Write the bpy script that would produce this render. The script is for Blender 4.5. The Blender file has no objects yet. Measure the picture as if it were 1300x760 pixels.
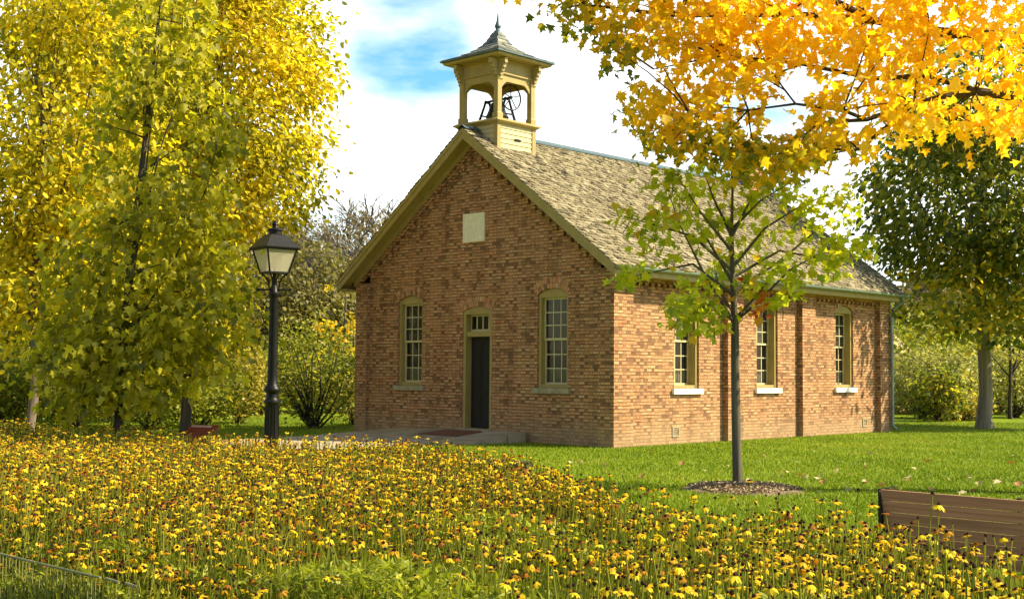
import bpy, math, random
import numpy as np
from mathutils import Vector, Matrix

random.seed(7)
RG = np.random.default_rng(7)
sc = bpy.context.scene
COL = sc.collection
R = math.radians
PI = math.pi

# ------------------------------------------------------------------ camera
CAMZ = 1.569
ROT = np.array([[0.99996961, -0.00044728, 0.00778391],
                [-0.00779675, -0.05736536, 0.99832281],
                [0.0, 0.99835315, 0.0573671]])          # rows: right, up, forward
FPX = 1610.0
cam = bpy.data.cameras.new('camera')
cam.sensor_width = 36.0
cam.lens = 36.0 * FPX / 1300.0
cam.clip_start = 0.1
cam.clip_end = 3000
cam_o = bpy.data.objects.new('camera', cam)
COL.objects.link(cam_o)
m = Matrix.Identity(4)
for i in range(3):
    m[i][0] = ROT[0][i]; m[i][1] = ROT[1][i]; m[i][2] = -ROT[2][i]
m[2][3] = CAMZ
cam_o.matrix_world = m
sc.camera = cam_o


def at(px, py, depth):
    """point at forward distance `depth` (world y) seen at a pixel of the 1300 px photo"""
    w = ROT.T @ np.array([(px - 650) / FPX, (380 - py) / FPX, 1.0])
    p = w * (depth / w[1])
    return (float(p[0]), float(p[1]), float(p[2] + CAMZ))


# ------------------------------------------------------------------ light
SUN_EL = 42.0
SUN_DIR = Vector((math.cos(R(SUN_EL)) * 0.995, math.cos(R(SUN_EL)) * -0.10, math.sin(R(SUN_EL))))
SUN_DIR.normalize()
world = bpy.data.worlds.new('World')
sc.world = world
world.use_nodes = True
wn, wl = world.node_tree.nodes, world.node_tree.links
wn.clear()
w_out = wn.new('ShaderNodeOutputWorld')
w_bg = wn.new('ShaderNodeBackground')
sky = wn.new('ShaderNodeTexSky')
sky.sky_type = 'NISHITA'
sky.sun_disc = False
sky.sun_elevation = R(SUN_EL)
sky.sun_rotation = math.atan2(SUN_DIR.x, SUN_DIR.y)
sky.air_density = 1.2
sky.dust_density = 0.7
w_bg.inputs['Strength'].default_value = 0.096
tc = wn.new('ShaderNodeTexCoord')
# clouds: a noise field over the sky directions, flattened towards the horizon
mp = wn.new('ShaderNodeMapping'); mp.inputs['Scale'].default_value = (1.0, 1.0, 2.6)
mp.inputs['Location'].default_value = (0.3, 0.0, 0.15)
no = wn.new('ShaderNodeTexNoise'); no.inputs['Scale'].default_value = 5.5
no.inputs['Detail'].default_value = 8; no.inputs['Roughness'].default_value = 0.55
cr = wn.new('ShaderNodeValToRGB')
cr.color_ramp.elements[0].position = 0.30; cr.color_ramp.elements[0].color = (0, 0, 0, 1)
cr.color_ramp.elements[1].position = 0.62; cr.color_ramp.elements[1].color = (1, 1, 1, 1)
mx = wn.new('ShaderNodeMix'); mx.data_type = 'RGBA'
mx.inputs['B'].default_value = (8.4, 8.7, 8.7, 1)
wl.new(tc.outputs['Generated'], mp.inputs['Vector'])
wl.new(mp.outputs['Vector'], no.inputs['Vector'])
gap_d = wn.new('ShaderNodeVectorMath'); gap_d.operation = 'DOT_PRODUCT'
gap_d.inputs[1].default_value = (Vector(at(520, 50, 1.0)) - Vector((0, 0, CAMZ))).normalized()
wl.new(tc.outputs['Generated'], gap_d.inputs[0])
gap_r = wn.new('ShaderNodeMapRange'); gap_r.interpolation_type = 'SMOOTHSTEP'
gap_r.inputs['From Min'].default_value = 0.9978; gap_r.inputs['From Max'].default_value = 0.9995
gap_r.inputs['To Min'].default_value = 0.10; gap_r.inputs['To Max'].default_value = -0.085
wl.new(gap_d.outputs['Value'], gap_r.inputs['Value'])
addn = wn.new('ShaderNodeMath'); addn.operation = 'ADD'
wl.new(no.outputs['Fac'], addn.inputs[0]); wl.new(gap_r.outputs['Result'], addn.inputs[1])
wl.new(addn.outputs[0], cr.inputs['Fac'])
tint = wn.new('ShaderNodeMix'); tint.data_type = 'RGBA'; tint.blend_type = 'MULTIPLY'
tint.inputs['B'].default_value = (0.50, 0.92, 1.0, 1)
dotp = wn.new('ShaderNodeVectorMath'); dotp.operation = 'DOT_PRODUCT'
dotp.inputs[1].default_value = Vector((0.0, 1.0, 0.22)).normalized()
wl.new(tc.outputs['Generated'], dotp.inputs[0])
bank = wn.new('ShaderNodeMapRange'); bank.interpolation_type = 'SMOOTHSTEP'
bank.inputs['From Min'].default_value = 0.70; bank.inputs['From Max'].default_value = 0.90
wl.new(dotp.outputs['Value'], bank.inputs['Value'])
mulc = wn.new('ShaderNodeMath'); mulc.operation = 'MULTIPLY'
wl.new(cr.outputs['Color'], mulc.inputs[0]); wl.new(bank.outputs['Result'], mulc.inputs[1])
wl.new(mulc.outputs[0], mx.inputs['Factor']); wl.new(bank.outputs['Result'], tint.inputs['Factor'])
wl.new(sky.outputs['Color'], tint.inputs['A']); wl.new(tint.outputs['Result'], mx.inputs['A'])
wl.new(mx.outputs['Result'], w_bg.inputs['Color'])
wl.new(w_bg.outputs['Background'], w_out.inputs['Surface'])

sun = bpy.data.lights.new('sun', 'SUN')
sun.energy = 5.0
sun.angle = R(0.5)
sun.color = (1.0, 0.87, 0.60)
sun_o = bpy.data.objects.new('sun', sun)
COL.objects.link(sun_o)
sun_o.rotation_euler = SUN_DIR.to_track_quat('Z', 'Y').to_euler()
sun_o.location = (30, 0, 30)

sc.view_settings.view_transform = 'Standard'
sc.view_settings.look = 'None'
sc.view_settings.gamma = 1
sc.view_settings.exposure = 1.13
sc.view_settings.use_curve_mapping = False


# ------------------------------------------------------------------ materials
def new_mat(name):
    mt = bpy.data.materials.new(name)
    mt.use_nodes = True
    nt = mt.node_tree
    return mt, nt, nt.nodes['Principled BSDF']


def ramp(nt, stops, interp='LINEAR'):
    r = nt.nodes.new('ShaderNodeValToRGB')
    r.color_ramp.interpolation = interp
    els = r.color_ramp.elements
    while len(els) < len(stops):
        els.new(0.5)
    for e, (p, c) in zip(els, stops):
        e.position = p; e.color = (*c, 1)
    return r


def plain(name, col, rough=0.6, var=0.15, scale=6.0, bump=0.1, metal=0.0, detail=4):
    """one colour broken up by noise in the object's own coordinates"""
    mt, nt, b = new_mat(name)
    t = nt.nodes.new('ShaderNodeTexCoord')
    n = nt.nodes.new('ShaderNodeTexNoise'); n.inputs['Scale'].default_value = scale
    n.inputs['Detail'].default_value = detail
    lo = tuple(c * (1 - var) for c in col); hi = tuple(min(1, c * (1 + var)) for c in col)
    r = ramp(nt, [(0.3, lo), (0.7, hi)])
    nt.links.new(t.outputs['Object'], n.inputs['Vector'])
    nt.links.new(n.outputs['Fac'], r.inputs['Fac'])
    nt.links.new(r.outputs['Color'], b.inputs['Base Color'])
    b.inputs['Roughness'].default_value = rough
    b.inputs['Metallic'].default_value = metal
    if name == 'black_iron': b.inputs['Specular IOR Level'].default_value = 0.22
    if bump:
        n2 = nt.nodes.new('ShaderNodeTexNoise'); n2.inputs['Scale'].default_value = scale * 6
        n2.inputs['Detail'].default_value = 5
        bp = nt.nodes.new('ShaderNodeBump'); bp.inputs['Strength'].default_value = bump
        bp.inputs['Distance'].default_value = 0.02
        nt.links.new(t.outputs['Object'], n2.inputs['Vector'])
        nt.links.new(n2.outputs['Fac'], bp.inputs['Height'])
        nt.links.new(bp.outputs['Normal'], b.inputs['Normal'])
    return mt


def leafy(name, stops, trans=0.35, rough=0.5, spec=0.3, tcol=1.25):
    """leaf material: each leaf takes its own colour from its `rnd` value; thin leaves let light through"""
    mt, nt, b = new_mat(name)
    a = nt.nodes.new('ShaderNodeAttribute'); a.attribute_name = 'rnd'
    r = ramp(nt, stops)
    nt.links.new(a.outputs['Fac'], r.inputs['Fac'])
    nt.links.new(r.outputs['Color'], b.inputs['Base Color'])
    b.inputs['Roughness'].default_value = rough
    b.inputs['Specular IOR Level'].default_value = spec
    if trans > 0:
        tr = nt.nodes.new('ShaderNodeBsdfTranslucent')
        g = nt.nodes.new('ShaderNodeMix'); g.data_type = 'RGBA'; g.blend_type = 'MULTIPLY'
        g.inputs['Factor'].default_value = 1
        g.inputs['B'].default_value = (tcol, tcol, tcol * 0.6, 1)
        nt.links.new(r.outputs['Color'], g.inputs['A'])
        nt.links.new(g.outputs['Result'], tr.inputs['Color'])
        ms = nt.nodes.new('ShaderNodeMixShader'); ms.inputs['Fac'].default_value = trans
        nt.links.new(b.outputs['BSDF'], ms.inputs[1])
        nt.links.new(tr.outputs['BSDF'], ms.inputs[2])
        nt.links.new(ms.outputs['Shader'], nt.nodes['Material Output'].inputs['Surface'])
    return mt


def wood(name, col, dark, axis='X', rough=0.7, scale=3.0):
    mt, nt, b = new_mat(name)
    t = nt.nodes.new('ShaderNodeTexCoord')
    mpn = nt.nodes.new('ShaderNodeMapping')
    s = {'X': (scale * 0.4, scale * 12, scale * 12), 'Y': (scale * 12, scale * 0.4, scale * 12), 'Z': (scale * 12, scale * 12, scale * 0.4)}[axis]
    mpn.inputs['Scale'].default_value = s
    n = nt.nodes.new('ShaderNodeTexNoise'); n.inputs['Scale'].default_value = 1.0; n.inputs['Detail'].default_value = 6
    r = ramp(nt, [(0.3, dark), (0.7, col)])
    nt.links.new(t.outputs['Object'], mpn.inputs['Vector'])
    nt.links.new(mpn.outputs['Vector'], n.inputs['Vector'])
    nt.links.new(n.outputs['Fac'], r.inputs['Fac'])
    nt.links.new(r.outputs['Color'], b.inputs['Base Color'])
    bp = nt.nodes.new('ShaderNodeBump'); bp.inputs['Strength'].default_value = 0.35; bp.inputs['Distance'].default_value = 0.01
    nt.links.new(n.outputs['Fac'], bp.inputs['Height'])
    nt.links.new(bp.outputs['Normal'], b.inputs['Normal'])
    b.inputs['Roughness'].default_value = rough
    return mt


BRICK_STOPS = [(0.0, (0.20, 0.105, 0.056)), (0.14, (0.31, 0.165, 0.084)), (0.34, (0.43, 0.232, 0.114)),
               (0.56, (0.49, 0.272, 0.135)), (0.74, (0.52, 0.245, 0.120)), (0.88, (0.57, 0.36, 0.185)), (1.0, (0.48, 0.185, 0.09))]


def brick_mat():
    """Flemish bond in metres (uv): every brick gets its own colour, mortar between, paler and washed out near the ground"""
    mt, nt, b = new_mat('brick')
    L = nt.links

    def M(op, a, c=None, d=None):
        n = nt.nodes.new('ShaderNodeMath'); n.operation = op
        for i, v in enumerate((a, c, d)):
            if v is None: continue
            if isinstance(v, (int, float)): n.inputs[i].default_value = v
            else: L.new(v, n.inputs[i])
        return n.outputs[0]
    uv = nt.nodes.new('ShaderNodeUVMap'); uv.uv_map = 'UVMap'
    wob = nt.nodes.new('ShaderNodeTexNoise'); wob.inputs['Scale'].default_value = 4.0
    L.new(uv.outputs['UV'], wob.inputs['Vector'])
    sp = nt.nodes.new('ShaderNodeSeparateXYZ'); L.new(uv.outputs['UV'], sp.inputs[0])
    x = sp.outputs[0]
    y = M('ADD', sp.outputs[1], M('MULTIPLY', M('SUBTRACT', wob.outputs['Fac'], 0.5), 0.012))
    yy = M('DIVIDE', y, 0.0725)
    row = M('FLOOR', yy); fy = M('FRACT', yy)
    xx = M('ADD', M('DIVIDE', x, 0.265), M('MULTIPLY', M('MODULO', row, 2.0), 0.5))
    c0 = M('FLOOR', xx); fx = M('FRACT', xx)
    head = M('GREATER_THAN', fx, 0.667)
    cid = M('ADD', M('MULTIPLY', c0, 2.0), head)
    cmb = nt.nodes.new('ShaderNodeCombineXYZ'); L.new(cid, cmb.inputs[0]); L.new(row, cmb.inputs[1])
    wnz = nt.nodes.new('ShaderNodeTexWhiteNoise'); wnz.noise_dimensions = '3D'; L.new(cmb.outputs[0], wnz.inputs['Vector'])
    big = nt.nodes.new('ShaderNodeTexNoise'); big.inputs['Scale'].default_value = 0.55; big.inputs['Detail'].default_value = 3
    L.new(uv.outputs['UV'], big.inputs['Vector'])
    val = M('ADD', wnz.outputs['Value'], M('MULTIPLY', M('SUBTRACT', big.outputs['Fac'], 0.5), 0.3))
    val = M('SUBTRACT', val, M('MULTIPLY', head, 0.12))
    cl = nt.nodes.new('ShaderNodeClamp'); L.new(val, cl.inputs[0])
    rp = ramp(nt, BRICK_STOPS); L.new(cl.outputs[0], rp.inputs['Fac'])
    # mortar
    my = M('LESS_THAN', fy, M('ADD', 0.10, M('MULTIPLY', M('POWER', wnz.outputs['Value'], 2.0), 0.26)))
    mxx = M('MAXIMUM', M('LESS_THAN', fx, 0.035), M('LESS_THAN', M('ABSOLUTE', M('SUBTRACT', fx, 0.667)), 0.02))
    mort = M('MAXIMUM', my, mxx)
    fine = nt.nodes.new('ShaderNodeTexNoise'); fine.inputs['Scale'].default_value = 45; fine.inputs['Detail'].default_value = 4
    L.new(uv.outputs['UV'], fine.inputs['Vector'])
    mix0 = nt.nodes.new('ShaderNodeMix'); mix0.data_type = 'RGBA'; mix0.blend_type = 'OVERLAY'
    mix0.inputs['Factor'].default_value = 0.5
    L.new(rp.outputs['Color'], mix0.inputs['A']); L.new(fine.outputs['Fac'], mix0.inputs['B'])
    mixm = nt.nodes.new('ShaderNodeMix'); mixm.data_type = 'RGBA'
    L.new(mort, mixm.inputs['Factor']); L.new(mix0.outputs['Result'], mixm.inputs['A'])
    mixm.inputs['B'].default_value = (0.12, 0.075, 0.038, 1)
    # lime-washed base courses
    stain = nt.nodes.new('ShaderNodeTexNoise'); stain.inputs['Scale'].default_value = 1.6; stain.inputs['Detail'].default_value = 5
    L.new(uv.outputs['UV'], stain.inputs['Vector'])
    lvl = M('ADD', sp.outputs[1], M('MULTIPLY', stain.outputs['Fac'], -0.75))
    mr = nt.nodes.new('ShaderNodeMapRange'); mr.inputs['From Min'].default_value = -0.15; mr.inputs['From Max'].default_value = 0.25
    mr.inputs['To Min'].default_value = 0.5; mr.inputs['To Max'].default_value = 0.0
    L.new(lvl, mr.inputs['Value'])
    mixs = nt.nodes.new('ShaderNodeMix'); mixs.data_type = 'RGBA'
    L.new(mr.outputs['Result'], mixs.inputs['Factor']); L.new(mixm.outputs['Result'], mixs.inputs['A'])
    mixs.inputs['B'].default_value = (0.36, 0.26, 0.15, 1)
    # weathering: broad blotches and faint vertical run-off
    mpw = nt.nodes.new('ShaderNodeMapping'); mpw.inputs['Scale'].default_value = (2.2, 0.35, 1)
    L.new(uv.outputs['UV'], mpw.inputs['Vector'])
    run = nt.nodes.new('ShaderNodeTexNoise'); run.inputs['Scale'].default_value = 1.0; run.inputs['Detail'].default_value = 5
    L.new(mpw.outputs['Vector'], run.inputs['Vector'])
    wr = ramp(nt, [(0.30, (0.74, 0.72, 0.68)), (0.5, (0.96, 0.95, 0.93)), (0.7, (1.08, 1.07, 1.04))])
    L.new(run.outputs['Fac'], wr.inputs['Fac'])
    wmx = nt.nodes.new('ShaderNodeMix'); wmx.data_type = 'RGBA'; wmx.blend_type = 'MULTIPLY'; wmx.inputs['Factor'].default_value = 1
    L.new(mixs.outputs['Result'], wmx.inputs['A']); L.new(wr.outputs['Color'], wmx.inputs['B'])
    L.new(wmx.outputs['Result'], b.inputs['Base Color'])
    b.inputs['Roughness'].default_value = 0.9
    b.inputs['Specular IOR Level'].default_value = 0.2
    h = M('ADD', M('MULTIPLY', M('SUBTRACT', 1.0, mort), 1.0), M('MULTIPLY', fine.outputs['Fac'], 0.6))
    bp = nt.nodes.new('ShaderNodeBump'); bp.inputs['Strength'].default_value = 0.6; bp.inputs['Distance'].default_value = 0.008
    L.new(h, bp.inputs['Height']); L.new(bp.outputs['Normal'], b.inputs['Normal'])
    return mt


def glass_mat(name, tint=(0.02, 0.022, 0.02), trans=0.55):
    mt, nt, b = new_mat(name)
    b.inputs['Base Color'].default_value = (*tint, 1)
    b.inputs['Roughness'].default_value = 0.06
    b.inputs['Specular IOR Level'].default_value = 0.6
    tr = nt.nodes.new('ShaderNodeBsdfTransparent')
    ms = nt.nodes.new('ShaderNodeMixShader'); ms.inputs['Fac'].default_value = trans
    t = nt.nodes.new('ShaderNodeTexCoord')
    n = nt.nodes.new('ShaderNodeTexNoise'); n.inputs['Scale'].default_value = 2.5
    bp = nt.nodes.new('ShaderNodeBump'); bp.inputs['Strength'].default_value = 0.08
    nt.links.new(t.outputs['Object'], n.inputs['Vector']); nt.links.new(n.outputs['Fac'], bp.inputs['Height'])
    nt.links.new(bp.outputs['Normal'], b.inputs['Normal'])
    nt.links.new(b.outputs['BSDF'], ms.inputs[1]); nt.links.new(tr.outputs['BSDF'], ms.inputs[2])
    nt.links.new(ms.outputs['Shader'], nt.nodes['Material Output'].inputs['Surface'])
    return mt


MAT = {}
MAT['brick'] = brick_mat()
MAT['voussoir'] = leafy('voussoir', BRICK_STOPS, trans=0, rough=0.9, spec=0.2)
MAT['trim'] = plain('ochre_paint', (0.34, 0.255, 0.08), 0.55, 0.10, 5, 0.05)
MAT['trim_light'] = plain('cream_paint', (0.50, 0.41, 0.20), 0.5, 0.08, 5, 0.05)
MAT['muntin'] = plain('muntin_paint', (0.55, 0.47, 0.25), 0.5, 0.08, 6, 0.03)
MAT['shingle'] = leafy('shingle', [(0, (0.06, 0.05, 0.03)), (0.25, (0.13, 0.11, 0.065)), (0.6, (0.215, 0.18, 0.105)), (1, (0.33, 0.285, 0.18))], trans=0, rough=0.85, spec=0.2)
MAT['slate'] = leafy('belfry_shingle', [(0, (0.05, 0.065, 0.065)), (0.5, (0.12, 0.135, 0.12)), (1, (0.30, 0.28, 0.20))], trans=0, rough=0.7, spec=0.4)
MAT['lead'] = plain('lead_flashing', (0.075, 0.12, 0.13), 0.5, 0.2, 8, 0.1, 0.3)
MAT['gutter'] = plain('gutter_paint', (0.20, 0.25, 0.20), 0.4, 0.2, 6, 0.05, 0.2)
MAT['stone'] = plain('sill_stone', (0.33, 0.28, 0.17), 0.85, 0.22, 9, 0.35)
MAT['white_stone'] = plain('white_sill', (0.80, 0.78, 0.72), 0.7, 0.06, 9, 0.15)
MAT['plaque'] = plain('plaque_stone', (0.80, 0.74, 0.55), 0.8, 0.10, 12, 0.2)
MAT['concrete'] = plain('concrete', (0.35, 0.285, 0.18), 0.9, 0.32, 2.2, 0.3)
_c = MAT['concrete'].node_tree
_t = _c.nodes.new('ShaderNodeTexCoord'); _m = _c.nodes.new('ShaderNodeMapping'); _m.inputs['Rotation'].default_value = (0, 0, R(43.5))
_k = _c.nodes.new('ShaderNodeTexBrick'); _k.offset = 0.0
_k.inputs['Scale'].default_value = 1.0; _k.inputs['Brick Width'].default_value = 1.45; _k.inputs['Row Height'].default_value = 1.45; _k.inputs['Mortar Size'].default_value = 0.012
_k.inputs['Color1'].default_value = (1, 1, 1, 1); _k.inputs['Color2'].default_value = (.86, .86, .86, 1); _k.inputs['Mortar'].default_value = (.32, .30, .26, 1)
_x = _c.nodes.new('ShaderNodeMix'); _x.data_type = 'RGBA'; _x.blend_type = 'MULTIPLY'; _x.inputs['Factor'].default_value = 1
_b = _c.nodes['Principled BSDF']; _src = _b.inputs['Base Color'].links[0].from_socket
_c.links.new(_t.outputs['Object'], _m.inputs['Vector']); _c.links.new(_m.outputs['Vector'], _k.inputs['Vector'])
_c.links.new(_src, _x.inputs['A']); _c.links.new(_k.outputs['Color'], _x.inputs['B']); _c.links.new(_x.outputs['Result'], _b.inputs['Base Color'])
MAT['door'] = plain('door_paint', (0.008, 0.005, 0.004), 0.7, 0.3, 5, 0.05)
MAT['glass'] = glass_mat('window_glass')
MAT['blind'] = plain('blind_cloth', (0.13, 0.10, 0.045), 0.9, 0.15, 5, 0)
MAT['curtain'] = plain('curtain_cloth', (0.30, 0.28, 0.19), 0.9, 0.2, 9, 0)
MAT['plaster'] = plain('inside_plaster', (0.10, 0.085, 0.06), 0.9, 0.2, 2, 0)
MAT['iron'] = plain('black_iron', (0.007, 0.007, 0.006), 0.42, 0.3, 8, 0.1, 0.0)
MAT['bell'] = plain('bell_iron', (0.03, 0.027, 0.022), 0.5, 0.3, 8, 0.1, 0.5)
MAT['rust'] = plain('sign_red', (0.24, 0.045, 0.018), 0.5, 0.25, 6, 0.1)
MAT['sign_pale'] = plain('sign_pale', (0.62, 0.36, 0.27), 0.5, 0.1, 6, 0)
MAT['mat_red'] = plain('doormat', (0.17, 0.065, 0.03), 0.95, 0.35, 20, 0.5)
MAT['bench_wood'] = wood('bench_wood', (0.50, 0.235, 0.125), (0.25, 0.11, 0.058))
MAT['log_wood'] = wood('log_wood', (0.13, 0.09, 0.055), (0.045, 0.03, 0.02))
MAT['fence_metal'] = plain('fence_green', (0.20, 0.185, 0.045), 0.5, 0.25, 12, 0.1)
MAT['bark'] = wood('bark', (0.17, 0.13, 0.09), (0.05, 0.038, 0.028), 'Z', 0.95, 2.5)
MAT['bark_dark'] = wood('bark_dark', (0.075, 0.055, 0.038), (0.022, 0.016, 0.012), 'Z', 0.95, 2.5)
MAT['bark_grey'] = wood('bark_grey', (0.30, 0.25, 0.175), (0.12, 0.095, 0.065), 'Z', 0.95, 1.2)
MAT['bark_bare'] = wood('bark_bare', (0.27, 0.22, 0.165), (0.12, 0.095, 0.07), 'Z', 0.95, 2.5)
MAT['mulch'] = plain('mulch', (0.17, 0.115, 0.065), 0.95, 0.55, 14, 0.8)
MAT['pane'] = None


# ------------------------------------------------------------------ mesh helpers
class MB:
    def __init__(s):
        s.v = []; s.f = []; s.uv = []; s.rnd = []

    def face(s, pts, uvs=None, rnd=0.5):
        i = len(s.v); s.v.extend([tuple(p) for p in pts]); s.f.append(tuple(range(i, i + len(pts))))
        s.uv.append(uvs if uvs else [(0, 0)] * len(pts)); s.rnd.append(rnd)

    def box(s, a, b, rnd=0.5, fn=None, brick=False):
        (x0, y0, z0), (x1, y1, z1) = a, b
        c = [(x0, y0, z0), (x1, y0, z0), (x1, y1, z0), (x0, y1, z0), (x0, y0, z1), (x1, y0, z1), (x1, y1, z1), (x0, y1, z1)]
        for q in ((0, 3, 2, 1), (4, 5, 6, 7), (0, 1, 5, 4), (1, 2, 6, 5), (2, 3, 7, 6), (3, 0, 4, 7)):
            p = [c[k] for k in q]
            if brick:
                ax = q in ((1, 2, 6, 5), (3, 0, 4, 7))
                uv = [((k[1] if ax else k[0]), k[2]) for k in p] if q[0:2] not in ((0, 3), (4, 5)) else [(k[0], k[1]) for k in p]
            else: uv = None
            if fn: p = [fn(*k) for k in p]
            s.face(p, uv, rnd)

    def obox(s, o, ax, ay, az, rnd=0.5):
        """box from a corner and three edge vectors"""
        o, ax, ay, az = map(Vector, (o, ax, ay, az))
        c = [o, o + ax, o + ax + ay, o + ay, o + az, o + ax + az, o + ax + ay + az, o + ay + az]
        for q in ((0, 3, 2, 1), (4, 5, 6, 7), (0, 1, 5, 4), (1, 2, 6, 5), (2, 3, 7, 6), (3, 0, 4, 7)):
            s.face([c[k] for k in q], None, rnd)

    def tube(s, pts, rad, n=8, cap=True):
        pts = [Vector(p) for p in pts]
        if isinstance(rad, (int, float)): rad = [rad] * len(pts)
        rings = []
        up = Vector((0, 0, 1))
        for i, p in enumerate(pts):
            d = (pts[min(i + 1, len(pts) - 1)] - pts[max(i - 1, 0)]).normalized()
            a = d.cross(up if abs(d.z) < 0.95 else Vector((1, 0, 0))).normalized(); b_ = d.cross(a)
            rings.append([p + (a * math.cos(2 * PI * k / n) + b_ * math.sin(2 * PI * k / n)) * rad[i] for k in range(n)])
        base = len(s.v)
        for r_ in rings: s.v.extend([tuple(q) for q in r_])
        for i in range(len(rings) - 1):
            for k in range(n):
                k2 = (k + 1) % n
                s.f.append((base + i * n + k, base + i * n + k2, base + (i + 1) * n + k2, base + (i + 1) * n + k))
                s.uv.append([(0, 0)] * 4); s.rnd.append(0.5)
        if cap:
            for i in (0, len(rings) - 1):
                s.f.append(tuple(base + i * n + k for k in range(n))); s.uv.append([(0, 0)] * n); s.rnd.append(0.5)

    def lathe(s, prof, n=20, c=(0, 0), sq=False, rot=0.0):
        """surface of revolution of (radius, z); sq = square section (radius = half width)"""
        if sq: n = 4; rot = PI / 4
        base = len(s.v)
        k2 = math.sqrt(2) if sq else 1
        for r_, z in prof:
            for k in range(n):
                t = 2 * PI * k / n + rot
                s.v.append((c[0] + r_ * k2 * math.cos(t), c[1] + r_ * k2 * math.sin(t), z))
        for i in range(len(prof) - 1):
            for k in range(n):
                q = (k + 1) % n
                s.f.append((base + i * n + k, base + i * n + q, base + (i + 1) * n + q, base + (i + 1) * n + k))
                s.uv.append([(0, 0)] * 4); s.rnd.append(0.5)
        for i in (0, len(prof) - 1):
            s.f.append(tuple(base + i * n + k for k in range(n))); s.uv.append([(0, 0)] * n); s.rnd.append(0.5)

    def build(s, name, mat, parent=None, smooth=False, bevel=0.0):
        me = bpy.data.meshes.new(name)
        me.from_pydata(s.v, [], s.f)
        uvl = me.uv_layers.new(name='UVMap')
        flat = [c for u in s.uv for p in u for c in p]
        uvl.data.foreach_set('uv', flat)
        at_ = me.attributes.new('rnd', 'FLOAT', 'FACE'); at_.data.foreach_set('value', s.rnd)
        if smooth:
            me.polygons.foreach_set('use_smooth', [True] * len(me.polygons))
        me.materials.append(mat)
        me.update()
        o = bpy.data.objects.new(name, me); COL.objects.link(o)
        if parent: o.parent = parent
        if bevel:
            bm_ = o.modifiers.new('bevel', 'BEVEL'); bm_.width = bevel; bm_.segments = 1; bm_.limit_method = 'ANGLE'
        if smooth:
            try: me.set_sharp_from_angle(angle=R(40))
            except Exception: pass
        return o


def np_mesh(name, V, groups, mat, parent=None):
    """V (N,3); groups: list of (faces (F,k) int, rnd (F,), material slot)"""
    me = bpy.data.meshes.new(name)
    V = np.asarray(V, dtype=np.float32)
    me.vertices.add(len(V)); me.vertices.foreach_set('co', V.ravel())
    nl = sum(g[0].size for g in groups); nf = sum(len(g[0]) for g in groups)
    me.loops.add(nl); me.polygons.add(nf)
    me.loops.foreach_set('vertex_index', np.concatenate([g[0].ravel() for g in groups]).astype(np.int32))
    tot = np.concatenate([np.full(len(g[0]), g[0].shape[1]) for g in groups])
    st = np.concatenate([[0], np.cumsum(tot)[:-1]])
    me.polygons.foreach_set('loop_start', st.astype(np.int32))
    at_ = me.attributes.new('rnd', 'FLOAT', 'FACE')
    at_.data.foreach_set('value', np.concatenate([g[1] for g in groups]).astype(np.float32))
    mats = mat if isinstance(mat, list) else [mat]
    for q in mats: me.materials.append(q)
    if len(mats) > 1:
        me.polygons.foreach_set('material_index', np.concatenate([np.full(len(g[0]), g[2]) for g in groups]).astype(np.int32))
    me.update(calc_edges=True); me.validate()
    o = bpy.data.objects.new(name, me); COL.objects.link(o)
    if parent: o.parent = parent
    return o


def tag(o, label=None, cat=None, group=None, kind=None):
    if label: o['label'] = label
    if cat: o['category'] = cat
    if group: o['group'] = group
    if kind: o['kind'] = kind
    return o


def thing(name, label, cat, loc=(0, 0, 0), rz=0.0, group=None):
    o = bpy.data.objects.new(name, None); COL.objects.link(o)
    o.empty_display_size = 0.2
    o.location = loc; o.rotation_euler = (0, 0, rz)
    return tag(o, label, cat, group)


def copy_thing(root, loc, rz=0.0, scale=1.0, label=None, group=None):
    r = root.copy(); COL.objects.link(r)
    r.location = loc; r.rotation_euler = (0, 0, rz); r.scale = (scale, scale, scale) if isinstance(scale, (int, float)) else scale
    if label: r['label'] = label
    if group: r['group'] = group
    for ch in list(root.children):
        c = ch.copy(); COL.objects.link(c); c.parent = r
    return r


# leaf outlines: unit length along +y from the stalk at the origin
MAPLE = np.array([(0, 0.0), (0.20, 0.04), (0.50, 0.16), (0.30, 0.34), (0.54, 0.62), (0.22, 0.60), (0.0, 1.0),
                  (-0.22, 0.60), (-0.54, 0.62), (-0.30, 0.34), (-0.50, 0.16), (-0.20, 0.04)])
OVAL = np.array([(0, 0), (0.30, 0.35), (0.24, 0.75), (0, 1.0), (-0.24, 0.75), (-0.30, 0.35)])
RHOMB = np.array([(0, 0), (0.36, 0.45), (0, 1.0), (-0.36, 0.45)])

THIN = np.array([(0, 0), (0.13, 0.4), (0, 1.0), (-0.13, 0.4)])


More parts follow.
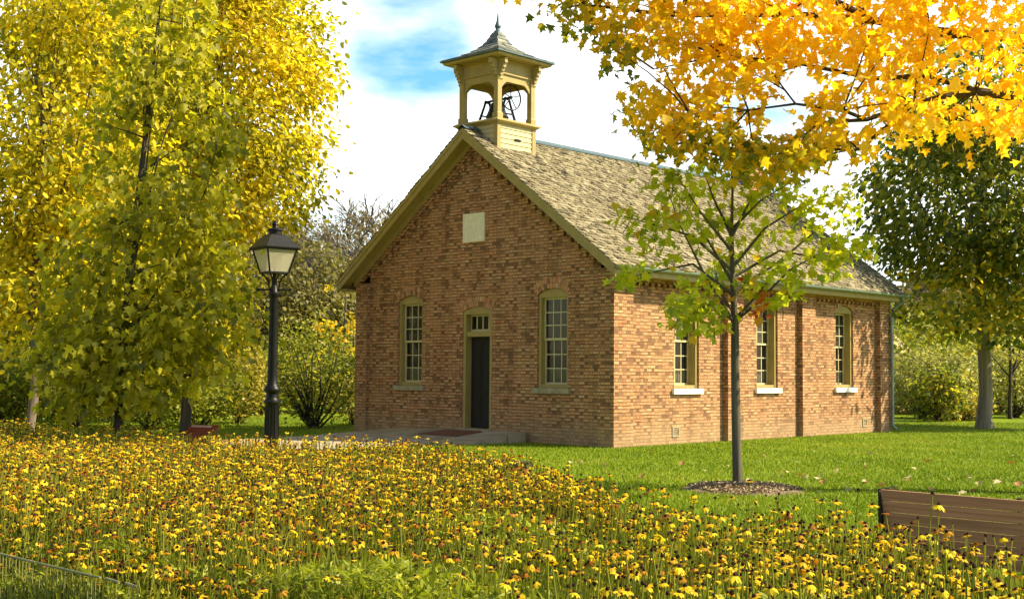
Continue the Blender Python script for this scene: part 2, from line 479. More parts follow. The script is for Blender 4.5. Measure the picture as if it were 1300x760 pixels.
def leaves_np(P, size, rnd, rng, shape='maple', droop=0.55, up=0.55, outward=None):
    """leaf polygons at points P: size (N,), rnd (N,); blade hangs by `droop`, its face is turned by random amounts"""
    n = len(P)
    out = {'maple': MAPLE, 'oval': OVAL, 'rhomb': RHOMB, 'thin': THIN}[shape]
    az = rng.uniform(0, 2 * PI, n)
    if outward is not None: az = np.arctan2(outward[:, 1], outward[:, 0]) + rng.normal(0, 0.9, n)
    pit = rng.normal(-droop, 0.45, n)
    D = np.stack([np.cos(az) * np.cos(pit), np.sin(az) * np.cos(pit), np.sin(pit)], 1)
    rv = rng.normal(0, 1, (n, 3)); rv[:, 2] = np.abs(rv[:, 2]) + up * 2
    S = np.cross(D, rv); S /= np.linalg.norm(S, axis=1)[:, None] + 1e-9
    N = np.cross(S, D)
    k = len(out)
    x = out[:, 0][None, :, None]; y = out[:, 1][None, :, None]
    curl = rng.uniform(0.05, 0.6, n)[:, None, None]
    V = P[:, None, :] + size[:, None, None] * (S[:, None, :] * x + D[:, None, :] * y + N[:, None, :] * (np.abs(x) * 0.8 - 0.5 * y * y) * curl)
    base = (np.arange(n) * k)[:, None]
    if shape == 'maple':
        h1 = base + np.array([0, 1, 2, 3, 4, 5, 6])[None]; h2 = base + np.array([0, 6, 7, 8, 9, 10, 11])[None]
        F = np.concatenate([h1, h2]); rr = np.concatenate([rnd, rnd])
    elif shape == 'oval':
        F = np.concatenate([base + np.array([0, 1, 2, 3])[None], base + np.array([0, 3, 4, 5])[None]]); rr = np.concatenate([rnd, rnd])
    else:
        F = base + np.arange(4)[None]; rr = rnd
    return V.reshape(-1, 3), F, rr


def bend(p0, p1, rng, sag=0.1, n=4):
    p0, p1 = np.array(p0, float), np.array(p1, float)
    L_ = np.linalg.norm(p1 - p0)
    off = rng.normal(0, sag * L_ * 0.5, 3); off[2] = abs(off[2]) * 0.6
    return [tuple(p0 + (p1 - p0) * t + off * math.sin(PI * t)) for t in np.linspace(0, 1, n)]


def make_tree(name, label, cat, loc, mat_leaf, mat_bark, trunk_h, trunk_r, lobes, n_cl, per, cl_r, leaf, shape,
              seed, group=None, fork=0.3, shell=0.55, nlimb=26, lean=(0, 0), rnd_fn=None, droop=0.5, limb_r=0.35, extra=None, gap=0.0):
    """trunk and limbs in one mesh, crown in another; lobes are ellipsoids (cx,cy,cz,rx,ry,rz) filled with leaf clusters"""
    rng = np.random.default_rng(seed)
    t = thing(name, label, cat, loc, 0, group)
    w = np.array([l[3] * l[4] * l[5] for l in lobes]) ** 0.75; w /= w.sum()
    C = []
    which = rng.choice(len(lobes), n_cl, p=w)
    for k in which:
        l = lobes[k]
        d = rng.normal(0, 1, 3); d /= np.linalg.norm(d)
        r_ = rng.uniform(0, 1) ** (1 / 3) * (1 - shell) + shell * rng.uniform(0.75, 1.08)
        p = np.array(l[:3]) + d * r_ * np.array(l[3:])
        C.append(p)
    C = np.array(C)
    if gap > 0:       # drop clusters in random hollows so that light shows through the crown
        hol = np.array(lobes[0][:3]) + rng.normal(0, 1, (14, 3)) * np.array(lobes[0][3:]) * 0.7
        dd = np.min(np.linalg.norm(C[:, None] - hol[None], axis=2), axis=1)
        C = C[dd > gap]
    if extra is not None: C = np.concatenate([C, np.array(extra)])
    n = len(C)
    cnt = rng.integers(int(per * 0.5), int(per * 1.5) + 1, n)
    idx = np.repeat(np.arange(n), cnt)
    off = rng.normal(0, 1, (len(idx), 3)) * cl_r * np.array([1, 1, 0.62])
    P = C[idx] + off
    P[:, 2] = np.maximum(P[:, 2], 0.05)
    crown_c = np.array(lobes[0][:3])
    base = np.clip(rng.normal(0.5, 0.2, len(P)) + rng.normal(0, 0.17, n)[idx], 0, 1)
    if rnd_fn: base = np.clip(rnd_fn(P, base, rng), 0, 1)
    size = leaf * rng.uniform(0.65, 1.25, len(P))
    V, F, rr = leaves_np(P, size, base, rng, shape, droop, outward=P - crown_c)
    np_mesh('crown', V, [(F, rr, 0)], mat_leaf, t)
    mb = MB()
    top = (lean[0], lean[1], trunk_h)
    tp = [(lean[0] * q ** 1.5 + (rng.normal(0, 0.04) if 0 < q < 1 else 0) * trunk_h * 0.12, lean[1] * q ** 1.5, trunk_h * q) for q in (0, 0.03, 0.12, 0.3, 0.5, 0.7, 0.85, 1)]
    tr = [trunk_r * q for q in (1.5, 1.15, 1.0, 0.9, 0.75, 0.5, 0.32, 0.12)]
    mb.tube(tp, tr, 10)
    for k in rng.choice(n, min(nlimb, n), replace=False):
        q = rng.uniform(fork, 0.95)
        i = min(int(q * 7), 6)
        qs = [0, 0.03, 0.12, 0.3, 0.5, 0.7, 0.85, 1]
        j = max(a for a in range(7) if qs[a] <= q)
        f_ = (q - qs[j]) / (qs[j + 1] - qs[j])
        p0 = np.array(tp[j]) * (1 - f_) + np.array(tp[j + 1]) * f_
        if C[k][2] < p0[2] - 0.8: p0[2] = max(trunk_h * fork * 0.8, C[k][2] - 0.3); p0[:2] = np.array(lean) * (p0[2] / trunk_h) ** 1.5
        rb = trunk_r * limb_r * (1.1 - 0.6 * q)
        mb.tube(bend(p0, C[k], rng), [rb, rb * 0.7, rb * 0.42, rb * 0.15], 6)
    mb.build('trunk', mat_bark, t, smooth=True)
    return t


# ================================================================== ground
def wave(x, y):
    return 0.0


gm, nt, b = new_mat('lawn')
t_ = nt.nodes.new('ShaderNodeTexCoord')
n1 = nt.nodes.new('ShaderNodeTexNoise'); n1.inputs['Scale'].default_value = 0.45; n1.inputs['Detail'].default_value = 6
n2 = nt.nodes.new('ShaderNodeTexNoise'); n2.inputs['Scale'].default_value = 30; n2.inputs['Detail'].default_value = 6
r1 = ramp(nt, [(0.3, (0.11, 0.16, 0.006)), (0.55, (0.16, 0.22, 0.008)), (0.75, (0.21, 0.24, 0.014))])
mxg = nt.nodes.new('ShaderNodeMix'); mxg.data_type = 'RGBA'; mxg.blend_type = 'OVERLAY'; mxg.inputs['Factor'].default_value = 0.7
nt.links.new(t_.outputs['Object'], n1.inputs['Vector']); nt.links.new(t_.outputs['Object'], n2.inputs['Vector'])
nt.links.new(n1.outputs['Fac'], r1.inputs['Fac'])
nt.links.new(r1.outputs['Color'], mxg.inputs['A']); nt.links.new(n2.outputs['Fac'], mxg.inputs['B'])
nt.links.new(mxg.outputs['Result'], b.inputs['Base Color'])
bp = nt.nodes.new('ShaderNodeBump'); bp.inputs['Strength'].default_value = 0.6; bp.inputs['Distance'].default_value = 0.05
nt.links.new(n2.outputs['Fac'], bp.inputs['Height']); nt.links.new(bp.outputs['Normal'], b.inputs['Normal'])
b.inputs['Roughness'].default_value = 0.95; b.inputs['Specular IOR Level'].default_value = 0.1
MAT['lawn'] = gm
mb = MB()
mb.face([(-900, -100, 0), (900, -100, 0), (900, 1500, 0), (-900, 1500, 0)])
tag(mb.build('lawn', gm), kind='structure')

# flower bed outline (on the ground), counter-clockwise from the near left
BED = [(-3.9, 3.6), (2.3, 3.6), (2.75, 5.0), (2.55, 6.1), (2.36, 6.8), (2.1, 7.45), (1.7, 7.8), (1.34, 8.0), (1.06, 8.5), (0.67, 9.7),
       (0.35, 10.9), (-0.06, 12.4), (-1.09, 14.9), (-2.14, 15.1), (-3.26, 15.2), (-4.81, 17.3), (-6.4, 18.8), (-8.2, 20.4), (-10.5, 21.0), (-10.5, 12.0), (-5.5, 6.5)]


def inside(x, y, poly):
    x = np.asarray(x); y = np.asarray(y); r_ = np.zeros(x.shape, bool)
    j = len(poly) - 1
    for i in range(len(poly)):
        xi, yi = poly[i]; xj, yj = poly[j]
        c = ((yi > y) != (yj > y)) & (x < (xj - xi) * (y - yi) / (yj - yi + 1e-12) + xi)
        r_ ^= c; j = i
    return r_


mb = MB()
mb.face([(x, y, 0.004) for x, y in BED])
MAT['soil'] = plain('bed_soil', (0.055, 0.05, 0.015), 0.95, 0.4, 3, 0.5)
tag(mb.build('flower_bed', MAT['soil']), kind='structure')

# path and landing in front of the door
HX = Vector((0.7250561, -0.6886898, 0)); HY = Vector((0.6886898, 0.7250561, 0)); HC = Vector((2.15043, 26.68, 0))
HROT = math.atan2(HX.y, HX.x)
W, L = 8.496, 12.324


def house(x, y, z=0): return HC + HX * x + HY * y + Vector((0, 0, z))


def prism(mb, poly, zs, zb):
    n = len(poly)
    tops = [(p[0], p[1], z) for p, z in zip(poly, zs)]; bots = [(p[0], p[1], zb) for p in poly]
    mb.face(tops); mb.face(bots[::-1])
    for i in range(n):
        j = (i + 1) % n
        mb.face([bots[i], bots[j], tops[j], tops[i]])


mb = MB()
sA = house(-2.5, -0.01); sB = house(-2.67, -1.42); sC = house(-5.4, -1.42); sD = house(-5.4, -0.01)
prism(mb, [sA[:2], sD[:2], sC[:2], sB[:2]], [0.235, 0.235, 0.115, 0.105], -0.05)
tag(mb.build('landing', MAT['concrete'], bevel=0.015), kind='structure')
mb = MB()
pin = [Vector((p[0], p[1], 0)) for p in ((sB[0], sB[1] - .004), (-2.2, 26.95), (-3.35, 25.6), (-4.5, 24.2), (-5.6, 22.7), (-9, 19.5), (-14, 16), (-16, 18),
       (-10, 24.5), (-7.4, 27.4), (-6.4, 28.2), (-4.9, 29.6), (-3.95, 31.3), (house(-7.2, -.01)[0], house(-7.2, -.01)[1]), (house(-5.404, -.01)[0], house(-5.404, -.01)[1]), (house(-5.404, -1.424)[0], house(-5.404, -1.424)[1]))]
zz = [0.09, 0.075, 0.045, 0.03, 0.03, 0.03, 0.03, 0.03, 0.03, 0.03, 0.035, 0.05, 0.08, 0.16, 0.225, 0.10]
prism(mb, [p[:2] for p in pin], zz, -0.05)
tag(mb.build('path', MAT['concrete']), kind='structure')

# ================================================================== schoolhouse
H = thing('brick_schoolhouse', 'red brick one-room schoolhouse with shingled gable roof, open belfry and ochre trim', 'schoolhouse', HC, HROT)
SL = 0.748
ZR = 7.30


def roof_z(x): return ZR - SL * abs(x + W / 2)


FR, SD_ = 0.10, 0.15     # how far the panels sit behind the pilasters
front = lambda u, z, d: (u, FR + d, z)
side = lambda u, z, d: (-SD_ - d, u, z)


def arch_z(u, o):
    u0, u1, z0, zt, rise = o
    c = (u0 + u1) / 2; h = (u1 - u0) / 2
    rad = (h * h + rise * rise) / (2 * rise)
    return zt - rad + math.sqrt(max(rad * rad - (u - c) ** 2, 0))


def wall(name, fn, u0, u1, zb, top, opens, reveal, knots=()):
    mb = MB()
    us = {u0, u1, *knots}
    for o in opens:
        for k in range(9): us.add(o[0] + (o[1] - o[0]) * k / 8)
    us = sorted(us)

    def q(pts): mb.face([fn(u, z, d) for u, z, d in pts], [(u + d, z) for u, z, d in pts])
    for a, c in zip(us[:-1], us[1:]):
        mid = (a + c) / 2
        o = next((o for o in opens if o[0] < mid < o[1]), None)
        if o is None:
            q([(a, zb, 0), (c, zb, 0), (c, top(c), 0), (a, top(a), 0)])
        else:
            if o[2] > zb: q([(a, zb, 0), (c, zb, 0), (c, o[2], 0), (a, o[2], 0)])
            q([(a, arch_z(a, o), 0), (c, arch_z(c, o), 0), (c, top(c), 0), (a, top(a), 0)])
            q([(a, arch_z(a, o), 0), (c, arch_z(c, o), 0), (c, arch_z(c, o), reveal), (a, arch_z(a, o), reveal)])
            q([(a, o[2], 0), (c, o[2], 0), (c, o[2], reveal), (a, o[2], reveal)])
    for o in opens:
        for u in (o[0], o[1]):
            zt = arch_z(u, o)
            mb.face([fn(u, o[2], 0), fn(u, zt, 0), fn(u, zt, reveal), fn(u, o[2], reveal)], [(0, o[2]), (0, zt), (reveal, zt), (reveal, o[2])])
    return mb.build(name, MAT['brick'], H)


F_OPEN = [(-6.952, -6.056, 1.237, 3.437, 0.13), (-4.657, -3.695, 0.26, 3.10, 0.12), (-2.27, -1.366, 1.237, 3.437, 0.13)]
S_OPEN = [(2.33, 3.29, 1.237, 3.42, 0.13), (5.70, 6.66, 1.237, 3.42, 0.13), (9.53, 10.47, 1.237, 3.42, 0.13)]
wall('front_wall', front, -W + 0.44, -0.44, 0, lambda u: roof_z(u) - 0.10, F_OPEN, 0.26, (-W / 2,))
wall('side_wall', side, 0.66, L - 0.60, 0, lambda u: 3.80, S_OPEN, 0.38)
# far walls and the dark room behind the windows
mb = MB()
mb.face([(-W, 0.3, 0), (-W, L, 0), (-W, L, 3.8), (-W, 0.3, 3.8)], [(0.3, 0), (L, 0), (L, 3.8), (0.3, 3.8)])
mb.build('side_wall', MAT['brick'], H)
mb = MB()
mb.face([(-W, L, 0), (0, L, 0), (0, L, roof_z(0) - .1), (-W / 2, L, ZR - .1), (-W, L, roof_z(0) - .1)],
        [(0, 0), (W, 0), (W, roof_z(0)), (W / 2, ZR), (0, roof_z(0))])
mb.build('back_wall', MAT['brick'], H)
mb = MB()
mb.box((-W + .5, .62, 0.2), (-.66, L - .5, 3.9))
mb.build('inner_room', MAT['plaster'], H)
# pilasters
for (a, c) in (((-0.44, 0, 0), (0, 0.66, 3.8)), ((-W, 0, 0), (-W + 0.44, 0.6, 3.8)), ((-0.5, L - 0.60, 0), (0, L - 0.005, 3.8)),
               ((-0.4, 4.25, 0), (0, 4.90, 3.62)), ((-0.4, 7.60, 0), (0, 8.25, 3.62))):
    mb = MB(); mb.box(a, c, brick=True); mb.build('pilaster', MAT['brick'], H)
# corbelled band under the eaves
mb = MB()
for y0, y1 in ((0.66, L - 0.60),):
    mb.box((-0.3, y0, 3.62), (-0.002, y1, 3.8), brick=True)
for y0, y1 in ((0.66, 4.25), (4.90, 7.60), (8.25, L - 0.6)):
    mb.box((-0.3, y0, 3.545), (-0.075, y1, 3.618), brick=True)
    k = y0 + 0.06
    while k < y1 - 0.1:
        mb.box((-0.3, k, 3.47), (-0.06, k + 0.11, 3.543), brick=True); k += 0.22
mb.build('corbel_band', MAT['brick'], H)
# raking bands with brick dentils on the gable
for sgn in (-1, 1):
    mb = MB()
    cx = -W / 2
    e = W / 2 - 0.44

    def rz(t, drop): return ZR - 0.10 - SL * t - drop
    for (drop, yf) in ((0.30, 0.002), (0.38, 0.04)):
        p = [(0, rz(0, 0)), (e + .44 * (drop < .33), rz(e + .44 * (drop < .33), 0)), (e + .44 * (drop < .33), rz(e + .44 * (drop < .33), drop)), (0, rz(0, drop))]
        if drop > .33: p = [(0, rz(0, .303)), (e, rz(e, .303)), (e, rz(e, drop)), (0, rz(0, drop))]
        f0 = [(cx + sgn * u, yf, z) for u, z in p]; f1 = [(cx + sgn * u, FR + .02, z) for u, z in p]
        mb.face(f0, [(q[0], q[2]) for q in f0])
        for i in range(4):
            j = (i + 1) % 4
            mb.face([f0[i], f0[j], f1[j], f1[i]], [(f0[i][0], f0[i][2]), (f0[j][0], f0[j][2]), (f0[j][0] + .1, f0[j][2]), (f0[i][0] + .1, f0[i][2])])
    t = 0.12
    while t < e - 0.1:
        z1 = rz(t + 0.11, 0.383)
        x0, x1 = sorted((cx + sgn * t, cx + sgn * (t + 0.11)))
        mb.box((x0, 0.02, z1 - 0.15), (x1, FR + .02, z1), brick=True)
        t += 0.215
    mb.build('gable_corbel', MAT['brick'], H)


def arch_ring(o, fn, courses):
    mb = MB()
    u0, u1, z0, zt, rise = o
    c = (u0 + u1) / 2; h = (u1 - u0) / 2
    rad = (h * h + rise * rise) / (2 * rise)
    zc = zt - rad
    a_max = math.asin(h / rad)
    for k in range(courses):
        r0 = rad + 0.008 + k * 0.115; r1 = r0 + 0.105
        n = int(2 * a_max * r0 / 0.076)
        for i in range(n):
            a0 = -a_max + 2 * a_max * i / n + 0.006 / r0; a1 = -a_max + 2 * a_max * (i + 1) / n - 0.006 / r0
            P4 = [(c + r0 * math.sin(a0), zc + r0 * math.cos(a0)), (c + r0 * math.sin(a1), zc + r0 * math.cos(a1)),
                  (c + r1 * math.sin(a1), zc + r1 * math.cos(a1)), (c + r1 * math.sin(a0), zc + r1 * math.cos(a0))]
            f = [fn(u, z, -0.012) for u, z in P4]; g = [fn(u, z, 0.02) for u, z in P4]
            rn = random.random()
            mb.face(f, None, rn)
            for q in range(4): mb.face([f[q], f[(q + 1) % 4], g[(q + 1) % 4], g[q]], None, rn)
    mb.build('brick_arch', MAT['voussoir'], H)


def window(o, fn, sill_mat, blind, dx=0.0):
    u0, u1, z0, zt, rise = o
    fw = 0.075
    zh = zt - rise - 0.07           # flat underside of the arched head
    mb = MB()
    B = lambda mb_, a, c: mb_.box(a, c, fn=lambda u, d, z: fn(u, z, d))
    B(mb, (u0 + .002, .045, z0), (u0 + fw, (.235 + dx), zh)); B(mb, (u1 - fw, .045, z0), (u1 - .002, (.235 + dx), zh))
    # arched head board
    N_ = 10
    for dd in (0.045,):
        us = [u0 + .002 + (u1 - u0 - .004) * k / N_ for k in range(N_ + 1)]
        for a, c in zip(us[:-1], us[1:]):
            za, zb_ = arch_z(a, o) - .003, arch_z(c, o) - .003
            mb.face([fn(a, zh, dd), fn(c, zh, dd), fn(c, zb_, dd), fn(a, za, dd)])
        mb.face([fn(u0 + .002, zh, dd), fn(u1 - .002, zh, dd), fn(u1 - .002, zh, (.235 + dx)), fn(u0 + .002, zh, (.235 + dx))])
    B(mb, (u0 + fw, .06, z0), (u1 - fw, (.235 + dx), z0 + .075))
    wobj = mb.build('window', MAT['trim'], H, bevel=0.006)
    # two sashes of nine lights
    zm = z0 + 1.075
    for k, (za, zb_, d0) in enumerate(((zm - .02, zh, 0.150 + dx), (z0 + .075, zm + .02, 0.178 + dx))):
        mb = MB()
        a, c = u0 + fw + .002, u1 - fw - .002
        B(mb, (a, d0, za), (a + .04, d0 + .027, zb_)); B(mb, (c - .04, d0, za), (c, d0 + .027, zb_))
        B(mb, (a + .04, d0 + .001, za), (c - .04, d0 + .026, za + .045)); B(mb, (a + .04, d0 + .001, zb_ - .045), (c - .04, d0 + .026, zb_))
        for i in (1, 2):
            x = a + .04 + (c - a - .08) * i / 3
            B(mb, (x - .012, d0 + .003, za + .045), (x + .012, d0 + .024, zb_ - .045))
            z = za + .045 + (zb_ - za - .09) * i / 3
            B(mb, (a + .04, d0 + .005, z - .012), (c - .04, d0 + .022, z + .012))
        mb.build('sash', MAT['muntin'], wobj)
        mb = MB()
        mb.face([fn(a + .03, za + .03, d0 + .014), fn(c - .03, za + .03, d0 + .014), fn(c - .03, zb_ - .03, d0 + .014), fn(a + .03, zb_ - .03, d0 + .014)])
        mb.build('pane', MAT['glass'], wobj)
    # blind behind the upper sash, half curtain behind the lower one
    a, c = u0 + fw, u1 - fw
    zlow = zm - blind
    mb = MB()
    N_ = 16
    for i in range(N_):
        xa, xb = a + (c - a) * i / N_, a + (c - a) * (i + 1) / N_
        mb.face([fn(xa, zlow, .245 + dx), fn(xb, zlow, .245 + dx), fn(xb, zh, .245 + dx), fn(xa, zh, .245 + dx)])
    mb.build('blind', MAT['blind'], wobj)
    mb = MB()
    ztop = z0 + 0.42
    for i in range(N_):
        xa, xb = a + (c - a) * i / N_, a + (c - a) * (i + 1) / N_
        da, db = .25 + dx + .012 * math.sin(i * 1.9), .25 + dx + .012 * math.sin((i + 1) * 1.9)
        mb.face([fn(xa, z0 + .05, da), fn(xb, z0 + .05, db), fn(xb, ztop, db), fn(xa, ztop, da)])
    mb.build('curtain', MAT['curtain'], wobj)
    mb = MB()
    B(mb, (u0 - .09, -.075, z0 - .125), (u1 + .09, .10 + dx, z0 - .004))
    mb.build('sill', sill_mat, wobj, bevel=0.012)
    return wobj


for i, o in enumerate(F_OPEN):
    arch_ring(o, front, 2)
    if i != 1: window(o, front, MAT['stone'], 0.02 if i == 0 else 0.25)
for i, o in enumerate(S_OPEN):
    arch_ring(o, side, 2); window(o, side, MAT['white_stone'], 0.0, 0.065)

# door with transom
o = F_OPEN[1]
u0, u1, z0, zt, rise = o
B = lambda mb_, a, c: mb_.box(a, c, fn=lambda u, d, z: front(u, z, d))
mb = MB()
zh = zt - rise - .06
B(mb, (u0 + .002, .02, z0), (u0 + .085, .257, zh)); B(mb, (u1 - .085, .02, z0), (u1 - .002, .257, zh))
N_ = 10
us = [u0 + .002 + (u1 - u0 - .004) * k / N_ for k in range(N_ + 1)]
for a, c in zip(us[:-1], us[1:]):
    mb.face([front(a, zh, .02), front(c, zh, .02), front(c, arch_z(c, o) - .003, .02), front(a, arch_z(a, o) - .003, .02)])
mb.face([front(u0 + .002, zh, .02), front(u1 - .002, zh, .02), front(u1 - .002, zh, .257), front(u0 + .002, zh, .257)])
B(mb, (u0 + .085, .06, 2.40), (u1 - .085, .245, 2.52))
df = mb.build('door_frame', MAT['trim'], H, bevel=0.006)
mb = MB()
a, c = u0 + .087, u1 - .087
B(mb, (a, .19, 2.522), (c, .215, 2.575)); B(mb, (a, .19, zh - .04), (c, .215, zh - .002))
for i in range(5):
    x = a + (c - a) * i / 4
    B(mb, (max(a, x - .018), .192, 2.575), (min(c, x + .018), .213, zh - .04))
mb.build('transom', MAT['muntin'], df)
mb = MB(); mb.face([front(a, 2.55, .203), front(c, 2.55, .203), front(c, zh - .02, .203), front(a, zh - .02, .203)])
mb.build('pane', MAT['glass'], df)
mb = MB()
B(mb, (a, .215, z0 + .01), (c, .255, 2.398))
for (zl, zu) in ((z0 + .15, 1.0), (1.12, 2.28)):
    for (xa, xb) in ((a + .09, (a + c) / 2 - .04), ((a + c) / 2 + .04, c - .09)):
        B(mb, (xa, .205, zl), (xb, .2148, zu)); B(mb, (xa + .05, .198, zl + .05), (xb - .05, .2048, zu - .05))
dr = mb.build('door', MAT['door'], H, bevel=0.004)
mb = MB()
mb.tube([front(c - .05, 1.28, .213), front(c - .05, 1.28, .175)], [.012, .012], 8)
mb.lathe([(.0, 1.25), (.024, 1.262), (.03, 1.28), (.024, 1.298), (0, 1.31)], 12, (c - .05, FR + .165))
mb.build('handle', MAT['bell'], dr, smooth=True)
mb = MB(); B(mb, (u0 - .02, -.12, z0 - .09), (u1 + .02, .25, z0 - .003)); mb.build('threshold', MAT['stone'], df, bevel=.01)

# datestone
mb = MB()
mb.box((-4.66, FR - .03, 4.62), (-3.94, FR + .02, 5.30))
pq = mb.build('datestone', MAT['plaque'], H, bevel=0.012)
mb = MB()
for (a, c) in (((-4.63, FR - .036, 4.65), (-3.97, FR - .029, 4.675)), ((-4.63, FR - .036, 5.245), (-3.97, FR - .029, 5.27)),
               ((-4.63, FR - .036, 4.675), (-4.605, FR - .029, 5.245)), ((-3.995, FR - .036, 4.675), (-3.97, FR - .029, 5.245))):
    mb.box(a, c)
mb.build('raised_border', MAT['plaque'], pq)

# roof: courses of separate wooden shingles over a deck
OVX, OVY = 0.325, 0.37
mb = MB()
for sgn in (-1, 1):
    xe = -W / 2 + sgn * (W / 2 + OVX)
    za = ZR - .045; ze = roof_z(xe) - .045
    p = [(-W / 2, -OVY, za), (xe, -OVY, ze), (xe, L + OVY, ze), (-W / 2, L + OVY, za)]
    q = [(x, y, z - .07) for x, y, z in p]
    mb.face(p); mb.face(q)
    for i in range(4): mb.face([p[i], p[(i + 1) % 4], q[(i + 1) % 4], q[i]])
roof = mb.build('roof', MAT['trim'], H)
sl_len = (W / 2 + OVX) * math.hypot(1, SL)
rng = np.random.default_rng(3)
for sgn in (-1, 1):
    V = []; RN = []
    ux = np.array([sgn / math.hypot(1, SL), 0, -SL / math.hypot(1, SL)])
    nx = np.array([sgn * SL / math.hypot(1, SL), 0, 1 / math.hypot(1, SL)])
    course = 0.118
    nc = int(sl_len / course) + 1
    for k in range(nc):
        s1 = sl_len + 0.04 - k * course
        s0 = max(s1 - course * 1.5, 0.0)
        y = -OVY - 0.03 + rng.uniform(-.1, 0)
        while y < L + OVY:
            w = rng.uniform(0.06, 0.15)
            y0, y1 = max(y, -OVY - .03), min(y + w - 0.006, L + OVY + .03)
            y += w
            if y1 - y0 < .02: continue
            e1 = s1 + rng.uniform(-.022, .014)
            lift = rng.uniform(.022, .046)
            o0 = np.array([-W / 2, 0, ZR - .044])
            tw = rng.uniform(-.006, .006)
            a0 = o0 + ux * s0 + nx * .002; b1 = o0 + ux * e1 + nx * lift; bl = o0 + ux * e1 + nx * max(lift - .02, .001)
            yv0 = np.array([0, y0, 0]); yv1 = np.array([0, y1, 0])
            V += [a0 + yv0, a0 + yv1, b1 + yv1 + nx * tw, b1 + yv0 - nx * tw, bl + yv1, bl + yv0]
            RN.append(np.clip(rng.normal(.54, .30), 0, 1))
    n = len(RN); base = (np.arange(n) * 6)[:, None]
    Fq = np.concatenate([base + np.array([0, 1, 2, 3]), base + np.array([3, 2, 4, 5]), base + np.array([0, 3, 5, 0])[[0, 1, 2, 2]]])
    F4 = np.concatenate([base + np.array([0, 1, 2, 3]), base + np.array([3, 2, 4, 5])])
    F3 = np.concatenate([base + np.array([0, 3, 5]), base + np.array([1, 4, 2])])
    RN = np.array(RN)
    np_mesh('shingles', np.array(V), [(F4, np.concatenate([RN, RN]), 0), (F3, np.concatenate([RN, RN]), 0)], MAT['shingle'], roof)
mb = MB()
for sgn in (-1, 1):
    a = np.array([-W / 2, 0, ZR + .035]); d = np.array([sgn / math.hypot(1, SL), 0, -SL / math.hypot(1, SL)])
    e = a + d * .16
    mb.face([(a[0], 1.45, a[2]), (a[0], L + OVY + .03, a[2]), (e[0], L + OVY + .03, e[2]), (e[0], 1.45, e[2])])
    mb.face([(e[0], 1.45, e[2]), (e[0], L + OVY + .03, e[2]), (e[0], L + OVY + .03, e[2] - .03), (e[0], 1.45, e[2] - .03)])
    mb.face([(a[0], -OVY - .035, a[2]), (a[0], .12, a[2]), (e[0], .12, e[2]), (e[0], -OVY - .035, e[2])])
mb.build('ridge_cap', MAT['lead'], roof)
# rake boards and raking soffits, both gables
cs, sn = 1 / math.hypot(1, SL), SL / math.hypot(1, SL)
for (yo, yi, nm) in ((-OVY, -OVY + .04, 0), (L + OVY, L + OVY - .04, 1)):
    for sgn in (-1, 1):
        mb = MB()
        a = Vector((-W / 2, yo, ZR - .05)); d = Vector((sgn * cs, 0, -sn))
        down = Vector((0, 0, -1))
        ln = sl_len
        for (dep, dy, st) in ((.25, yi - yo, 0.0), (.09, -(yi - yo) * .6, 0.0)):
            p = [a, a + d * ln, a + d * ln + down * dep, a + down * dep]
            q = [x + Vector((0, dy, 0)) for x in p]
            mb.face(p); mb.face(q)
            for i in range(4): mb.face([p[i], p[(i + 1) % 4], q[(i + 1) % 4], q[i]])
        mb.build('rake_board', MAT['trim'], roof)
        mb = MB()   # soffit and the frieze board against the bricks
        yw = 0.0 if nm == 0 else L
        a2 = Vector((-W / 2, yi, ZR - .21)); p = [a2, a2 + d * (ln - .02), a2 + d * (ln - .02) + Vector((0, yw - yi, 0)), a2 + Vector((0, yw - yi, 0))]
        q = [x + Vector((0, 0, .03)) for x in p]
        mb.face(p); mb.face(q)
        for i in range(4): mb.face([p[i], p[(i + 1) % 4], q[(i + 1) % 4], q[i]])
        s_ = -1 if nm == 0 else 1
        a3 = Vector((-W / 2, yw + s_ * .035, ZR - .215)); p = [a3, a3 + d * (ln - .35), a3 + d * (ln - .35) + down * .16, a3 + down * .16]
        q = [x - Vector((0, s_ * .033, 0)) for x in p]
        mb.face(p); mb.face(q)
        for i in range(4): mb.face([p[i], p[(i + 1) % 4], q[(i + 1) % 4], q[i]])
        mb.build('soffit', MAT['trim'], roof)
# eaves: fascia, flat soffit, gutter
for sgn in (-1, 1):
    mb = MB()
    xe = -W / 2 + sgn * (W / 2 + OVX); ze = roof_z(xe)
    x0, x1 = sorted((xe, xe - sgn * .03))
    mb.box((x0, -OVY + .041, ze - .26), (x1, L + OVY - .041, ze - .12))
    xw = 0 if sgn > 0 else -W
    x0, x1 = sorted((xe - sgn * .03, xw))
    mb.box((x0, -OVY + .041, ze - .255), (x1, L + OVY - .041, ze - .225))
    mb.build('eave_board', MAT['trim'], roof)
    mb = MB()
    gx = xe + sgn * .075; gz = ze - .075
    prof = [(math.cos(t) * .07, math.sin(t) * .07) for t in np.linspace(PI, 2 * PI, 9)]
    prof2 = [(x * .88, z * .88 + .004) for x, z in prof[::-1]]
    ring = prof + prof2
    for i in range(len(ring)):
        j = (i + 1) % len(ring)
        mb.face([(gx + ring[i][0], -OVY - .02, gz + ring[i][1]), (gx + ring[j][0], -OVY - .02, gz + ring[j][1]),
                 (gx + ring[j][0], L + OVY, gz + ring[j][1]), (gx + ring[i][0], L + OVY, gz + ring[i][1])])
    for yy in (-OVY - .02, L + OVY):
        mb.face([(gx + x, yy, gz + z) for x, z in prof])
    mb.build('gutter', MAT['gutter'], roof, smooth=True)
mb = MB()
mb.tube([(OVX + .07, L - .05, 3.74), (OVX + .05, L + .02, 3.62), (.10, L - .05, 3.40), (.075, L - .06, 3.2), (.075, L - .06, .18), (.20, L - .06, .06)], .045, 10)
